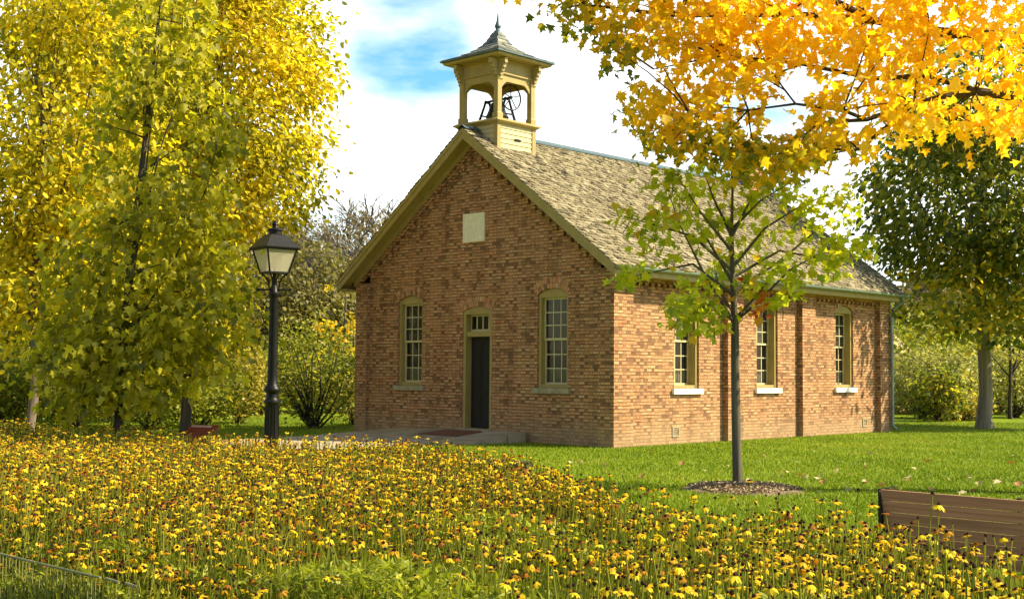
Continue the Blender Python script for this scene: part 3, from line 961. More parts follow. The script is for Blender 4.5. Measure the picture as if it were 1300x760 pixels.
for z in (.6, 1.9, 3.1): mb.tube([(.075, L - .06, z), (.075, L - .06, z + .04)], .055, 10)
mb.build('downspout', MAT['gutter'], H, smooth=True)
# foundation vents
for y in (2.25, 10.95):
    mb = MB()
    mb.box((-SD_, y, .16), (-SD_ + .02, y + .26, .19)); mb.box((-SD_, y, .36), (-SD_ + .02, y + .26, .39))
    mb.box((-SD_, y, .19), (-SD_ + .02, y + .03, .36)); mb.box((-SD_, y + .23, .19), (-SD_ + .02, y + .26, .36))
    for k in range(4): mb.box((-SD_, y + .03, .20 + k * .042), (-SD_ + .012, y + .23, .215 + k * .042))
    mb.build('vent', MAT['stone'], H)
# chimney
mb = MB()
mb.box((-W / 2 - .33, 11.25, 6.6), (-W / 2 + .33, 11.91, 8.15), brick=True)
mb.box((-W / 2 - .37, 11.21, 8.15), (-W / 2 + .37, 11.95, 8.23), brick=True)
mb.box((-W / 2 - .41, 11.17, 8.23), (-W / 2 + .41, 11.99, 8.38), brick=True)
mb.build('chimney', MAT['brick'], H)

# belfry
BC = (-W / 2, 0.78)
bh = 0.65
bf = MB()
bf.box((BC[0] - bh + .02, BC[1] - bh + .02, 6.3), (BC[0] + bh - .02, BC[1] + bh - .02, 7.37))
belfry = bf.build('belfry', MAT['trim_light'], H)
mb = MB()   # clapboards
z = 6.45
while z < 7.33:
    for (sx, sy) in ((1, 0), (-1, 0), (0, 1), (0, -1)):
        w = bh - .10
        lo, hi = bh - .001, bh - .018
        if sx: p = [(BC[0] + sx * lo, BC[1] - w, z), (BC[0] + sx * lo, BC[1] + w, z), (BC[0] + sx * hi, BC[1] + w, z + .118), (BC[0] + sx * hi, BC[1] - w, z + .118)]; q = [(BC[0] + sx * (bh - .02), BC[1] - w, z), (BC[0] + sx * (bh - .02), BC[1] + w, z)]
        else: p = [(BC[0] - w, BC[1] + sy * lo, z), (BC[0] + w, BC[1] + sy * lo, z), (BC[0] + w, BC[1] + sy * hi, z + .118), (BC[0] - w, BC[1] + sy * hi, z + .118)]; q = [(BC[0] - w, BC[1] + sy * (bh - .02), z), (BC[0] + w, BC[1] + sy * (bh - .02), z)]
        mb.face(p); mb.face([p[0], p[1], q[1], q[0]])
    z += .118
mb.build('clapboard', MAT['trim_light'], belfry)
for sx in (-1, 1):
    for sy in (-1, 1):
        mb = MB()
        x0, x1 = sorted((BC[0] + sx * (bh + .012), BC[0] + sx * (bh - .11))); y0, y1 = sorted((BC[1] + sy * (bh + .012), BC[1] + sy * (bh - .11)))
        mb.box((x0, y0, 6.3), (x1, y1, 7.37))
        mb.build('corner_board', MAT['trim'], belfry)
mb = MB(); mb.box((BC[0] + bh - .004, BC[1] - .07, 7.02), (BC[0] + bh + .006, BC[1] + .15, 7.07)); mb.build('slot', MAT['iron'], belfry)
mb = MB()
mb.lathe([(bh + .02, 7.372), (bh + .05, 7.40), (bh + .10, 7.425), (bh + .10, 7.455), (bh + .02, 7.50)], sq=True, c=BC)
mb.build('cornice', MAT['trim'], belfry)
for sx in (-1, 1):
    for sy in (-1, 1):
        mb = MB()
        px, py = BC[0] + sx * (bh - .075), BC[1] + sy * (bh - .075)
        mb.lathe([(.09, 7.495), (.09, 7.62), (.07, 7.64), (.07, 8.40), (.078, 8.405), (.095, 8.44), (.085, 8.46), (.072, 8.47), (.072, 8.60)], sq=True, c=(px, py))
        mb.build('post', MAT['trim'], belfry, bevel=0.006)
# arched spandrel boards and frieze, four sides
for (ax, sg) in (('x', 1), ('x', -1), ('y', 1), ('y', -1)):
    mb = MB()
    wv = bh - .145
    N_ = 16

    def lower(u):   # depressed arch with a small shoulder
        t = abs(u) / wv
        return 8.40 - 0.0 if t < 0.55 else 8.40 - .20 * ((t - .55) / .45) ** 1.6
    for k in range(N_):
        ua, ub = -wv + 2 * wv * k / N_, -wv + 2 * wv * (k + 1) / N_
        for (dA, dB) in ((bh - .04, bh - .09),):
            pts = [(ua, lower(ua)), (ub, lower(ub)), (ub, 8.62), (ua, 8.62)]
            for dd in (dA, dB):
                mb.face([(BC[0] + (sg * dd if ax == 'x' else u), BC[1] + (u if ax == 'x' else sg * dd), z) for u, z in pts])
            mb.face([(BC[0] + (sg * dA if ax == 'x' else ua), BC[1] + (ua if ax == 'x' else sg * dA), lower(ua)), (BC[0] + (sg * dA if ax == 'x' else ub), BC[1] + (ub if ax == 'x' else sg * dA), lower(ub)),
                     (BC[0] + (sg * dB if ax == 'x' else ub), BC[1] + (ub if ax == 'x' else sg * dB), lower(ub)), (BC[0] + (sg * dB if ax == 'x' else ua), BC[1] + (ua if ax == 'x' else sg * dB), lower(ua))])
    mb.build('arch_board', MAT['trim'], belfry)
mb = MB(); mb.lathe([(bh - .03, 8.60), (bh - .03, 8.86), (bh + .03, 8.88), (bh + .03, 8.90)], sq=True, c=BC)
mb.lathe([(bh + .0, 8.56), (bh + .0, 8.60)], sq=True, c=BC)
mb.build('frieze', MAT['trim'], belfry)
for sx in (-1, 1):
    for sy in (-1, 1):
        for ax in (0, 1):
            mb = MB()
            for (o0, o1, z0_, z1_) in ((.0, .10, 8.50, 8.58), (.0, .14, 8.583, 8.66), (.0, .19, 8.663, 8.76), (.0, .24, 8.763, 8.885)):
                if ax == 0: x0, x1 = sorted((BC[0] + sx * (bh - .03), BC[0] + sx * (bh - .03 + o1))); y0, y1 = sorted((BC[1] + sy * (bh - .11), BC[1] + sy * (bh - .02)))
                else: y0, y1 = sorted((BC[1] + sy * (bh - .03), BC[1] + sy * (bh - .03 + o1))); x0, x1 = sorted((BC[0] + sx * (bh - .11), BC[0] + sx * (bh - .02)))
                mb.box((x0, y0, z0_), (x1, y1, z1_))
            mb.build('bracket', MAT['trim'], belfry, bevel=0.008)
mb = MB()
mb.lathe([(bh, 8.902), (.90, 8.905), (.93, 8.94), (.93, 8.965)], sq=True, c=BC)
mb.build('eave_moulding', MAT['trim'], belfry)
mb = MB()
mb.lathe([(.92, 8.967), (.985, 8.975), (.985, 9.005), (.965, 9.01), (.7, 9.10)], sq=True, c=BC)
mb.build('roof_edge', MAT['lead'], belfry)
# flared shingle roof of the belfry, shingle by shingle
prof = [(.965, 9.008), (.80, 9.07), (.62, 9.155), (.46, 9.245), (.34, 9.335), (.25, 9.43), (.185, 9.53), (.135, 9.63), (.095, 9.73)]
mb = MB()
for i in range(len(prof) - 1):
    (ra, za), (rb, zb_) = prof[i], prof[i + 1]
    for k in range(4):
        ca, sa = math.cos(k * PI / 2), math.sin(k * PI / 2)
        nsh = max(2, int(2 * ra / .13))
        for j in range(nsh):
            t0, t1 = -1 + 2 * j / nsh, -1 + 2 * (j + 1) / nsh
            P4 = [(ra + .012, t0 * ra, za + .018), (ra + .012, t1 * ra, za + .018), (rb - .0, t1 * rb, zb_ + .004), (rb - .0, t0 * rb, zb_ + .004)]
            Q2 = [(ra + .004, t0 * ra, za - .004), (ra + .004, t1 * ra, za - .004)]
            Tr = lambda p: (BC[0] + p[0] * ca - p[1] * sa, BC[1] + p[0] * sa + p[1] * ca, p[2])
            rn = min(1, max(0, random.gauss(.5, .25)))
            mb.face([Tr(p) for p in P4], None, rn); mb.face([Tr(P4[0]), Tr(P4[1]), Tr(Q2[1]), Tr(Q2[0])], None, rn)
mb.build('belfry_roof', MAT['slate'], belfry)
mb = MB()
mb.lathe([(.11, 9.70), (.10, 9.76), (.065, 9.79), (.05, 9.83), (.075, 9.86), (.08, 9.90), (.055, 9.95), (.03, 10.05), (.012, 10.22)], 14, BC)
mb.build('finial', MAT['lead'], belfry, smooth=True)
mb = MB(); mb.box((BC[0] - bh + .03, BC[1] - bh + .03, 8.59), (BC[0] + bh - .03, BC[1] + bh - .03, 8.61)); mb.build('ceiling', MAT['trim'], belfry)

# the bell: hangs in the belfry
bp_ = house(BC[0], BC[1], 7.50)
bell = thing('school_bell', 'dark iron bell with spoked wheel in the open belfry', 'bell', bp_, HROT); bell.scale = (1.1, 1.25, 1.12)
mb = MB()
mb.lathe([(.235, .14), (.245, .15), (.215, .20), (.175, .30), (.155, .40), (.12, .455), (.05, .475), (0.0, .478)], 24)
mb.build('bell_body', MAT['bell'], bell, smooth=True)
for x in (-.30, .30):
    mb = MB()
    for s_ in (-1, 1):
        mb.tube([(x, s_ * .24, .0), (x, s_ * .20, .12), (x, s_ * .09, .40), (x, s_ * .05, .52)], [.035, .028, .024, .026], 8)
    mb.tube([(x, -.06, .52), (x, .06, .52)], .035, 8)
    mb.tube([(x, -.17, .20), (x, .17, .20)], .018, 8)
    mb.box((x - .04, -.27, -.002), (x + .04, .27, .025))
    mb.build('stand', MAT['iron'], bell, smooth=True)
mb = MB(); mb.tube([(-.34, 0, .53), (.44, 0, .53)], .026, 8); mb.tube([(0, 0, .46), (0, 0, .56)], .05, 8)
mb.build('yoke', MAT['iron'], bell, smooth=True)
mb = MB()
ring = [(.41, .27 * math.cos(t), .53 + .27 * math.sin(t)) for t in np.linspace(0, 2 * PI, 29)]
mb.tube(ring, .016, 6, cap=False)
for k in range(5):
    t = k * 2 * PI / 5 + .3
    mb.tube([(.41, 0, .53), (.41, .26 * math.cos(t), .53 + .26 * math.sin(t))], .011, 6)
mb.tube([(.39, 0, .53), (.43, 0, .53)], .035, 8)
mb.build('wheel', MAT['iron'], bell, smooth=True)

# doormat
dm = house(-4.2, -.72, 0.178)
mb = MB(); mb.box((-.62, -.42, 0), (.62, .42, .018))
mb.box((-.62, -.42, .018), (.62, -.38, .022)); mb.box((-.62, .38, .018), (.62, .42, .022))
o_ = mb.build('doormat', MAT['mat_red'], bevel=.006); o_.location = dm; o_.rotation_euler = (R(5), 0, HROT)
tag(o_, 'rusty brown doormat on the concrete landing before the black door', 'doormat')

# ================================================================== lamp post
lp = at(344, 583, 22.5); 
lamp = thing('street_lamp', 'black iron lamp post with four-sided glass lantern beside the path', 'street lamp', (lp[0], 22.5, 0), R(38))
mb = MB()
mb.lathe([(.155, -.05), (.155, .10), (.135, .16), (.125, .30), (.118, .95), (.135, .985), (.15, 1.0), (.15, 1.03), (.12, 1.06), (.105, 1.10), (.105, 1.16),
          (.135, 1.19), (.15, 1.21), (.15, 1.25), (.12, 1.29), (.095, 1.33), (.088, 1.5), (.078, 2.85), (.082, 2.87), (.098, 2.90), (.098, 2.94), (.07, 2.97), (.06, 3.05), (.035, 3.10), (.03, 3.30)], 22)
mb.build('post', MAT['iron'], lamp, smooth=True)
mb = MB()
for k in range(8):
    t = k * PI / 4
    mb.tube([(.126 * math.cos(t), .126 * math.sin(t), .32), (.119 * math.cos(t), .119 * math.sin(t), .94)], .012, 6)
mb.build('fluting', MAT['iron'], lamp, smooth=True)
mb = MB(); d_ = Vector((math.cos(-R(38)), math.sin(-R(38)), 0))
mb.tube([d_ * -.28 + Vector((0, 0, 3.0)), d_ * .28 + Vector((0, 0, 3.0))], .016, 8)
for s_ in (-1, 1): mb.tube([d_ * (s_ * .27) + Vector((0, 0, 3.0)), d_ * (s_ * .31) + Vector((0, 0, 3.0))], .028, 8)
mb.build('ladder_bar', MAT['iron'], lamp, smooth=True)
for k in range(4):
    t = PI / 4 + k * PI / 2
    c_, s_ = math.cos(t), math.sin(t)
    mb = MB(); mb.tube([(c_ * r_, s_ * r_, z) for r_, z in ((.06, 2.97), (.10, 3.06), (.10, 3.14), (.15, 3.22), (.23, 3.28), (.25, 3.30))], .016, 6)
    mb.build('scroll_bracket', MAT['iron'], lamp, smooth=True)
rb_, rt_ = .185, .285           # half widths of the lantern
mb = MB(); mb.lathe([(rb_ + .015, 3.285), (rb_ + .015, 3.315)], sq=True)
mb.lathe([(rt_ + .02, 3.70), (rt_ + .035, 3.72), (rt_ + .035, 3.735)], sq=True)
for k in range(4):
    t = PI / 4 + k * PI / 2; c_, s_ = math.cos(t) * math.sqrt(2), math.sin(t) * math.sqrt(2)
    mb.tube([(c_ * rb_, s_ * rb_, 3.30), (c_ * rt_, s_ * rt_, 3.71)], .017, 6)
lt = mb.build('lantern', MAT['iron'], lamp)
mt, nt, b = new_mat('lantern_glass')
b.inputs['Base Color'].default_value = (0.60, 0.57, 0.42, 1); b.inputs['Roughness'].default_value = 0.25
tr = nt.nodes.new('ShaderNodeBsdfTranslucent'); tr.inputs['Color'].default_value = (0.75, 0.70, 0.50, 1)
tp_ = nt.nodes.new('ShaderNodeBsdfTransparent')
m1 = nt.nodes.new('ShaderNodeMixShader'); m1.inputs['Fac'].default_value = 0.4
m2 = nt.nodes.new('ShaderNodeMixShader'); m2.inputs['Fac'].default_value = 0.35
nt.links.new(b.outputs['BSDF'], m1.inputs[1]); nt.links.new(tr.outputs['BSDF'], m1.inputs[2])
nt.links.new(m1.outputs['Shader'], m2.inputs[1]); nt.links.new(tp_.outputs['BSDF'], m2.inputs[2])
nt.links.new(m2.outputs['Shader'], nt.nodes['Material Output'].inputs['Surface'])
for k in range(4):
    t = k * PI / 2; c_, s_ = math.cos(t), math.sin(t)
    mb = MB()
    Tr = lambda a, u, z: (a * c_ - u * s_, a * s_ + u * c_, z)
    mb.face([Tr(rb_ - .006, -rb_ + .012, 3.316), Tr(rb_ - .006, rb_ - .012, 3.316), Tr(rt_ - .006, rt_ - .012, 3.699), Tr(rt_ - .006, -rt_ + .012, 3.699)])
    mb.build('glass_pane', mt, lt)
mb = MB(); mb.lathe([(.02, 3.31), (.025, 3.40), (.05, 3.41), (.05, 3.52), (.03, 3.60), (.0, 3.61)], 12); mb.build('burner', MAT['sign_pale'], lt, smooth=True)
mb = MB(); mb.lathe([(rt_ + .05, 3.733), (rt_ + .05, 3.748), (.24, 3.86), (.155, 3.965), (.13, 3.985)], sq=True)
mb.build('lantern_roof', MAT['iron'], lamp)
mb = MB(); mb.lathe([(.12, 3.98), (.115, 4.05), (.14, 4.06), (.12, 4.09), (.055, 4.11), (.045, 4.14), (.06, 4.16), (.05, 4.19), (.02, 4.22), (.0, 4.26)], 16)
mb.build('vent_cap', MAT['iron'], lamp, smooth=True)

# ================================================================== bench (seen from behind)
bench = thing('park_bench', 'brown slatted wooden park bench seen from behind at edge of flower bed', 'bench', (2.42, 8.28, 0), R(-46))
for i in range(6):
    mb = MB()
    z = .835 - i * .073; y = -.045 + (.835 - z) * .22
    mb.obox((0, y, z - .068), (1.85, 0, 0), (0, .026, 0), (0, -.014, .068))
    mb.build('back_slat', MAT['bench_wood'], bench, bevel=.005)
for i in range(5):
    mb = MB(); mb.box((0.0, .14 + i * .082, .425), (1.85, .14 + i * .082 + .07, .452)); mb.build('seat_slat', MAT['bench_wood'], bench, bevel=.005)
for x in (.03, .90, 1.77):
    mb = MB()
    mb.tube([(x, .02, 0), (x, .06, .30), (x, .075, .40), (x, .03, .62), (x, -.015, .845)], [.022, .02, .02, .018, .016], 8)
    mb.tube([(x, .07, .41), (x, .30, .405), (x, .54, .41)], .018, 8)
    mb.tube([(x, .54, .41), (x, .56, .2), (x, .60, 0)], [.018, .018, .022], 8)
    mb.build('support', MAT['iron'], bench, smooth=True)
mb = MB()
for x in (.0, 1.85):
    mb.box((x - .01, -.055, .60), (x + .01, -.02, .84))
mb.build('end_cap', MAT['iron'], bench)

# ================================================================== red sign, timbers, garden fence
sg = thing('information_sign', 'red-brown slanted information panel on posts behind the flowers', 'sign', (-4.32, 17.6, 0.05), R(-24))
mb = MB()
mb.obox((-.24, -.10, .50), (.48, 0, 0), (.06, .17, .25), (0, -.016, .012))
pn = mb.build('panel', MAT['rust'], sg, bevel=.004)
mb = MB(); mb.obox((-.15, .045 - .012, .715 + .012), (.34, 0, 0), (.006, .017, .025), (0, -.004, .004)); mb.build('pale_strip', MAT['sign_pale'], pn)
for x in (-.15, .17):
    mb = MB(); mb.box((x - .025, -.03, -.05), (x + .025, .02, .62)); mb.build('post', MAT['rust'], sg)


def timber(p0, p1, r_, label):
    p0, p1 = Vector(p0), Vector(p1)
    c_ = (p0 + p1) / 2; d = p1 - p0; ln = d.length
    mb = MB(); N_ = 9
    pts = [(-ln / 2 + ln * k / N_, random.uniform(-.008, .008), random.uniform(-.008, .008)) for k in range(N_ + 1)]
    mb.tube(pts, [r_ * random.uniform(.94, 1.06) for _ in pts], 12)
    o_ = mb.build('landscape_timber', MAT['log_wood'], smooth=True)
    o_.location = c_; o_.rotation_euler = (0, 0, math.atan2(d.y, d.x))
    tag(o_, label, 'timber')


timber((-1.45, 20.3, .16), (0.27, 19.1, .16), .085, 'weathered dark timber lying on the lawn below the landing, cut end showing')
timber((-5.0, 16.05, .33), (-4.2, 15.3, .31), .05, 'short brown timber rail half hidden among yellow flowers at left')

fn_ = thing('garden_fence', 'low olive green metal picket fence in front of the flowers, lower left corner', 'fence', (-3.75, 8.4, 0), math.atan2(6.6 - 8.4, -1.9 + 3.75))
FL_ = math.hypot(1.85, 1.8)
mb = MB(); mb.tube([(0, 0, .452), (FL_ * .5, 0, .45), (FL_ - .42, 0, .452)], .007, 6); mb.build('top_rail', MAT['fence_metal'], fn_, smooth=True)
for a_, c_ in ((FL_ - .36, FL_ - .22), (FL_ - .15, FL_ - .03)):
    mb = MB(); mb.tube([(a_, 0, .455), (c_, 0, .45)], .008, 6); mb.build('top_rail', MAT['fence_metal'], fn_, smooth=True)
mb = MB(); mb.tube([(0, 0, .08), (FL_, 0, .08)], .008, 6); mb.build('bottom_rail', MAT['fence_metal'], fn_)
mb = MB(); mb.tube([(0, 0, -.05), (0, 0, .448)], .0038, 6)
pk = mb.build('picket', MAT['fence_metal'], fn_)
k = .042
while k < FL_:
    if abs(k - (FL_ - .39)) > .03 and abs(k - (FL_ - .185)) > .03:
        c_ = pk.copy(); COL.objects.link(c_); c_.parent = fn_; c_.location = (k, 0, 0)
    k += .044

# ================================================================== young maple
MAT['leaf_young'] = leafy('young_maple_leaf', [(0, (0.20, 0.25, 0.012)), (0.4, (0.40, 0.45, 0.018)), (0.72, (0.54, 0.50, 0.025)), (0.86, (0.50, 0.32, 0.02)), (0.93, (0.55, 0.17, 0.015)), (1, (0.42, 0.06, 0.012))], 0.5, tcol=1.5)
DY = 17.54
yb = at(937, 620, DY)
ym = thing('young_maple_tree', 'slender young maple with sparse yellow-green leaves standing in a mulch ring before the brick wall', 'tree', (yb[0], DY, 0))
rng = np.random.default_rng(21)


def yl(px, py, dd=0.0):
    p = at(px, py, DY + dd); return np.array([p[0] - yb[0], p[1] - DY, p[2]])


mb = MB()
trk = [yl(937, 621), yl(936.5, 612), yl(935, 560), yl(933.5, 480), yl(933, 415), yl(930, 350), yl(929, 290), yl(930, 240), yl(927, 192)]
mb.tube(trk, [.088, .070, .064, .060, .056, .034, .024, .016, .006], 10)
BR = [  # (points in photo px, depth offset at tip)
    ([(932, 408), (896, 352), (863, 285), (846, 236)], -.6), ([(932, 408), (905, 385), (880, 395), (862, 400)], -.9),
    ([(932, 362), (897, 302), (872, 262)], .7), ([(931, 375), (880, 335), (830, 345), (796, 352)], .3),
    ([(931, 345), (880, 300), (830, 285), (792, 275)], -.2), ([(933, 408), (960, 386), (1002, 343), (1040, 322), (1085, 318)], -.5),
    ([(931, 338), (972, 289), (1020, 259), (1072, 240)], .4), ([(930, 370), (985, 335), (1040, 290), (1075, 275)], .9),
    ([(929, 300), (955, 250), (985, 215)], -.4), ([(929, 300), (905, 250), (893, 215)], .3), ([(933, 405), (965, 370), (985, 340)], -1.0),
    ([(930, 320), (890, 270), (860, 225)], -.8), ([(930, 290), (965, 255), (1010, 228)], -.2), ([(933, 400), (915, 372), (905, 330)], .9), ([(930, 352), (990, 318), (1050, 330), (1060, 338)], .2)]
tips = []
for pts, dd in BR:
    n = len(pts)
    P3 = [yl(x, y, dd * (k / (n - 1))) for k, (x, y) in enumerate(pts)]
    r0 = .026
    mb.tube(P3, [r0 * (1 - .85 * k / (n - 1)) for k in range(n)], 6)
    tips.append(P3)
CL = [(846, 236, 24, -.6, 14), (862, 262, 22, -.6, 12), (872, 255, 20, .7, 10), (838, 285, 22, -.2, 12), (800, 275, 20, -.2, 12), (820, 300, 18, 0, 8),
      (796, 352, 16, .3, 12), (812, 345, 14, .3, 8), (862, 398, 22, -.9, 18), (885, 400, 22, -.7, 20), (905, 412, 16, -.5, 12), (880, 375, 22, -.5, 16), (905, 372, 16, .3, 10),
      (893, 215, 22, .3, 14), (915, 225, 22, .2, 12), (930, 205, 22, 0, 14), (955, 240, 24, -.4, 16), (985, 222, 24, -.4, 16), (1000, 250, 22, .2, 14), (1020, 259, 22, .4, 12),
      (1072, 240, 20, .4, 12), (1050, 262, 22, .5, 10), (1075, 275, 18, .9, 10), (1040, 320, 22, -.5, 16), (1070, 318, 22, -.5, 18), (1095, 315, 15, -.5, 10), (1010, 340, 20, -.4, 12),
      (1060, 338, 18, .2, 10), (985, 340, 18, -1., 12), (960, 365, 20, -.6, 12), (945, 270, 24, .2, 12), (905, 275, 24, .2, 14), (880, 305, 24, .0, 14), (925, 330, 20, .3, 10),
      (975, 300, 24, .3, 14), (1025, 292, 24, .6, 12), (945, 310, 20, -.4, 8), (860, 225, 20, -.8, 10), (848, 320, 20, .2, 8), (990, 385, 10, -.7, 6), (1005, 365, 12, -.6, 6), (910, 345, 16, .8, 8)]
RED = [(955, 378, 14, -.6, 11), (972, 390, 11, -.7, 9), (945, 395, 9, -.4, 5), (938, 360, 10, -.2, 4), (930, 388, 10, -.4, 5)]
PP, RR, SS = [], [], []
for lst, red in ((CL, 0), (RED, 1)):
    for (px, py, r_, dd, n) in lst:
        c_ = yl(px, py, dd); n = int(n * (.85 if red else 2.9))
        sp_ = r_ * DY / FPX
        P = c_ + rng.normal(0, 1, (n, 3)) * np.array([sp_ * .62, .24, sp_ * .55])
        PP.append(P); SS.append(rng.uniform(.08, .17, n))
        RR.append(np.clip(rng.normal(.93, .05, n), .8, 1) if red else np.clip(rng.normal(.42, .2, n) + rng.normal(0, .08), 0, .86))
        mb.tube(bend(c_ - np.array([rng.normal(0, .1), .0, .22]), c_ + rng.normal(0, .05, 3), rng, n=3), [.007, .005, .003], 5)
V, F, rr = leaves_np(np.concatenate(PP), np.concatenate(SS), np.concatenate(RR), rng, 'maple', .5)
np_mesh('crown', V, [(F, rr, 0)], MAT['leaf_young'], ym)
MAT['bark_young'] = wood('young_bark', (0.13, 0.11, 0.07), (0.045, 0.038, 0.025), 'Z', .9, 3)
mb.build('trunk', MAT['bark_young'], ym, smooth=True)
# mulch ring: loose chips
n = 5200
th = rng.uniform(0, 2 * PI, n); rr_ = np.sqrt(rng.uniform(0, 1, n)) * (.74 + .08 * np.sin(3 * th + 1))
P = np.stack([yb[0] + .03 + rr_ * np.cos(th), DY - .2 + rr_ * 1.0 * np.sin(th), .02 + .07 * (1 - (rr_ / .82) ** 2) + rng.uniform(0, .012, n)], 1)
V, F, rr = leaves_np(P, rng.uniform(.018, .05, n), rng.uniform(0, 1, n), rng, 'rhomb', 0.0)
MAT['chips'] = leafy('wood_chips', [(0, (0.12, 0.08, 0.04)), (.5, (0.30, 0.215, 0.12)), (1, (0.46, 0.36, 0.22))], 0, .9)
tag(np_mesh('mulch', V, [(F, rr, 0)], MAT['chips']), 'ring of brown wood-chip mulch round the foot of the young maple', 'mulch', kind='stuff')
mb = MB(); mb.lathe([(.86, .0), (.80, .02), (.5, .06), (.1, .085)], 28, (yb[0] + .03, DY - .2)); tag(mb.build('mulch_mound', MAT['mulch']), kind='structure')

# ================================================================== big golden maple reaching in from the right
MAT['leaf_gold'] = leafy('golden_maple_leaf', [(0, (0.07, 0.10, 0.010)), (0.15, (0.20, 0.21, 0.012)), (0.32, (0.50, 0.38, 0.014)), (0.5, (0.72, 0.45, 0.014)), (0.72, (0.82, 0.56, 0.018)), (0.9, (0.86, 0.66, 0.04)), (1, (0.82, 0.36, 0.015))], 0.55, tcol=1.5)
GD = 16.6
gt = thing('golden_maple_tree', 'big maple with orange and golden leaves reaching in from the upper right', 'tree', (12.2, GD, 0))
rng = np.random.default_rng(5)
outl_x = [590, 640, 690, 720, 745, 765, 800, 815, 850, 900, 950, 1000, 1040, 1075, 1110, 1130, 1170, 1220, 1260, 1300, 1345]
outl_y = [2, 12, 40, 44, 48, 118, 165, 192, 200, 200, 220, 222, 212, 200, 215, 190, 195, 190, 192, 170, 160]
CC = []
holes = [(840, 95, 14), (1030, 118, 20), (985, 160, 18), (1052, 88, 14), (955, 165, 14), (895, 25, 6), (960, 72, 9), (1085, 145, 14), (1120, 165, 12), (850, 62, 9), (1010, 140, 16), (1145, 100, 8), (872, 150, 8), (930, 120, 8)]
while len(CC) < 720:
    x, y = rng.uniform(590, 1345), rng.uniform(-170, 225)
    ym_ = np.interp(x, outl_x, outl_y) - 14
    if y > ym_: continue
    if x < 690 and y > -60 and rng.uniform() > .22: continue
    if 742 < x < 805 and 50 < y < 78 and x < 775: continue
    if any((x - h[0]) ** 2 + (y - h[1]) ** 2 < (h[2] + 6) ** 2 for h in holes): continue
    CC.append((x, y, rng.uniform(-1.5, 1.3)))
for _ in range(55):
    x = rng.uniform(820, 1065); y = np.interp(x, outl_x, outl_y) - 8 - abs(rng.normal(0, 22))
    if not any((x - h[0]) ** 2 + (y - h[1]) ** 2 < h[2] ** 2 for h in holes): CC.append((x, y, rng.uniform(-1.2, 1.0)))
PP, RR, SS = [], [], []
gb = np.array([12.2, GD, 0])
C3 = []
for (x, y, dd) in CC:
    c_ = np.array(at(x, y, GD + dd)) - gb
    C3.append(c_)
    n = rng.integers(11, 20)
    P = c_ + rng.normal(0, 1, (n, 3)) * np.array([.17, .2, .11])
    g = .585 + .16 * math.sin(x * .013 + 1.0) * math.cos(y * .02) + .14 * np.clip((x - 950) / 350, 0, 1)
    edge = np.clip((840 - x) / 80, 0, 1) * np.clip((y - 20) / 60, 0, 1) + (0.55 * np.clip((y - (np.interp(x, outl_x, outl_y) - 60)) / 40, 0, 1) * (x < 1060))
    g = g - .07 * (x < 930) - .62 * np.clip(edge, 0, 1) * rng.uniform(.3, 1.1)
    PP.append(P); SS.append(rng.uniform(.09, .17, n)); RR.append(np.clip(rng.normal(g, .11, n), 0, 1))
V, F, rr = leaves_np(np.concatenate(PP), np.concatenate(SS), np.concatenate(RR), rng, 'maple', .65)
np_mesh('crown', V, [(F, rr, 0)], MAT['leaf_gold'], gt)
mb = MB()
gl = lambda px, py, dd=0: np.array(at(px, py, GD + dd)) - gb
mb.tube([(0, 0, -.1), (0, 0, .3), (0.05, 0, 1.5), (.1, 0, 3.5), (.1, .1, 6), (.2, .1, 9.5)], [.5, .38, .33, .30, .22, .06], 12)
limbs = [([(0.05, 0, 3.2), gl(1500, 150), gl(1300, 124), gl(1238, 116), gl(1160, 132, -.2), gl(1100, 152, -.3), gl(1040, 156, -.4)], .10),
         ([(0.05, 0, 3.6), gl(1480, 60), gl(1320, 50), gl(1180, 40, .3), gl(1105, 25, .3), gl(1000, 18, .2), gl(860, 20, 0), gl(740, 6, 0)], .11),
         ([gl(1238, 116), gl(1180, 96, .2), gl(1110, 100, .3), gl(1020, 82, .4), gl(920, 70, .5), gl(830, 88, .4)], .05),
         ([gl(1100, 152, -.3), gl(1070, 140, -.5), gl(1010, 132, -.6), gl(950, 140, -.6), gl(880, 150, -.6)], .03),
         ([gl(1160, 132), gl(1090, 190, .3), gl(1020, 190, .3), gl(960, 200, .3)], .03),
         ([gl(1105, 25, .3), gl(1000, -30, .5), gl(860, -60, .6), gl(700, -50, .6), gl(620, -14, .6)], .05),
         ([(0.08, 0, 4.6), gl(1500, -60), gl(1300, -80), gl(1100, -110)], .10)]
for pts, r0 in limbs:
    mb.tube(pts, [r0 * (1 - .85 * k / (len(pts) - 1)) for k in range(len(pts))], 8)
joints = np.concatenate([np.array(p) for p, _ in limbs])
for c_ in C3[::4]:
    j = joints[np.argmin(np.linalg.norm(joints - c_ + np.array([-.3, 0, 0]), axis=1))]
    if np.linalg.norm(j - c_) < 1.4:
        mb.tube(bend(j, c_, rng), [.014, .011, .008, .004], 5)
mb.build('trunk', MAT['bark_dark'], gt, smooth=True)

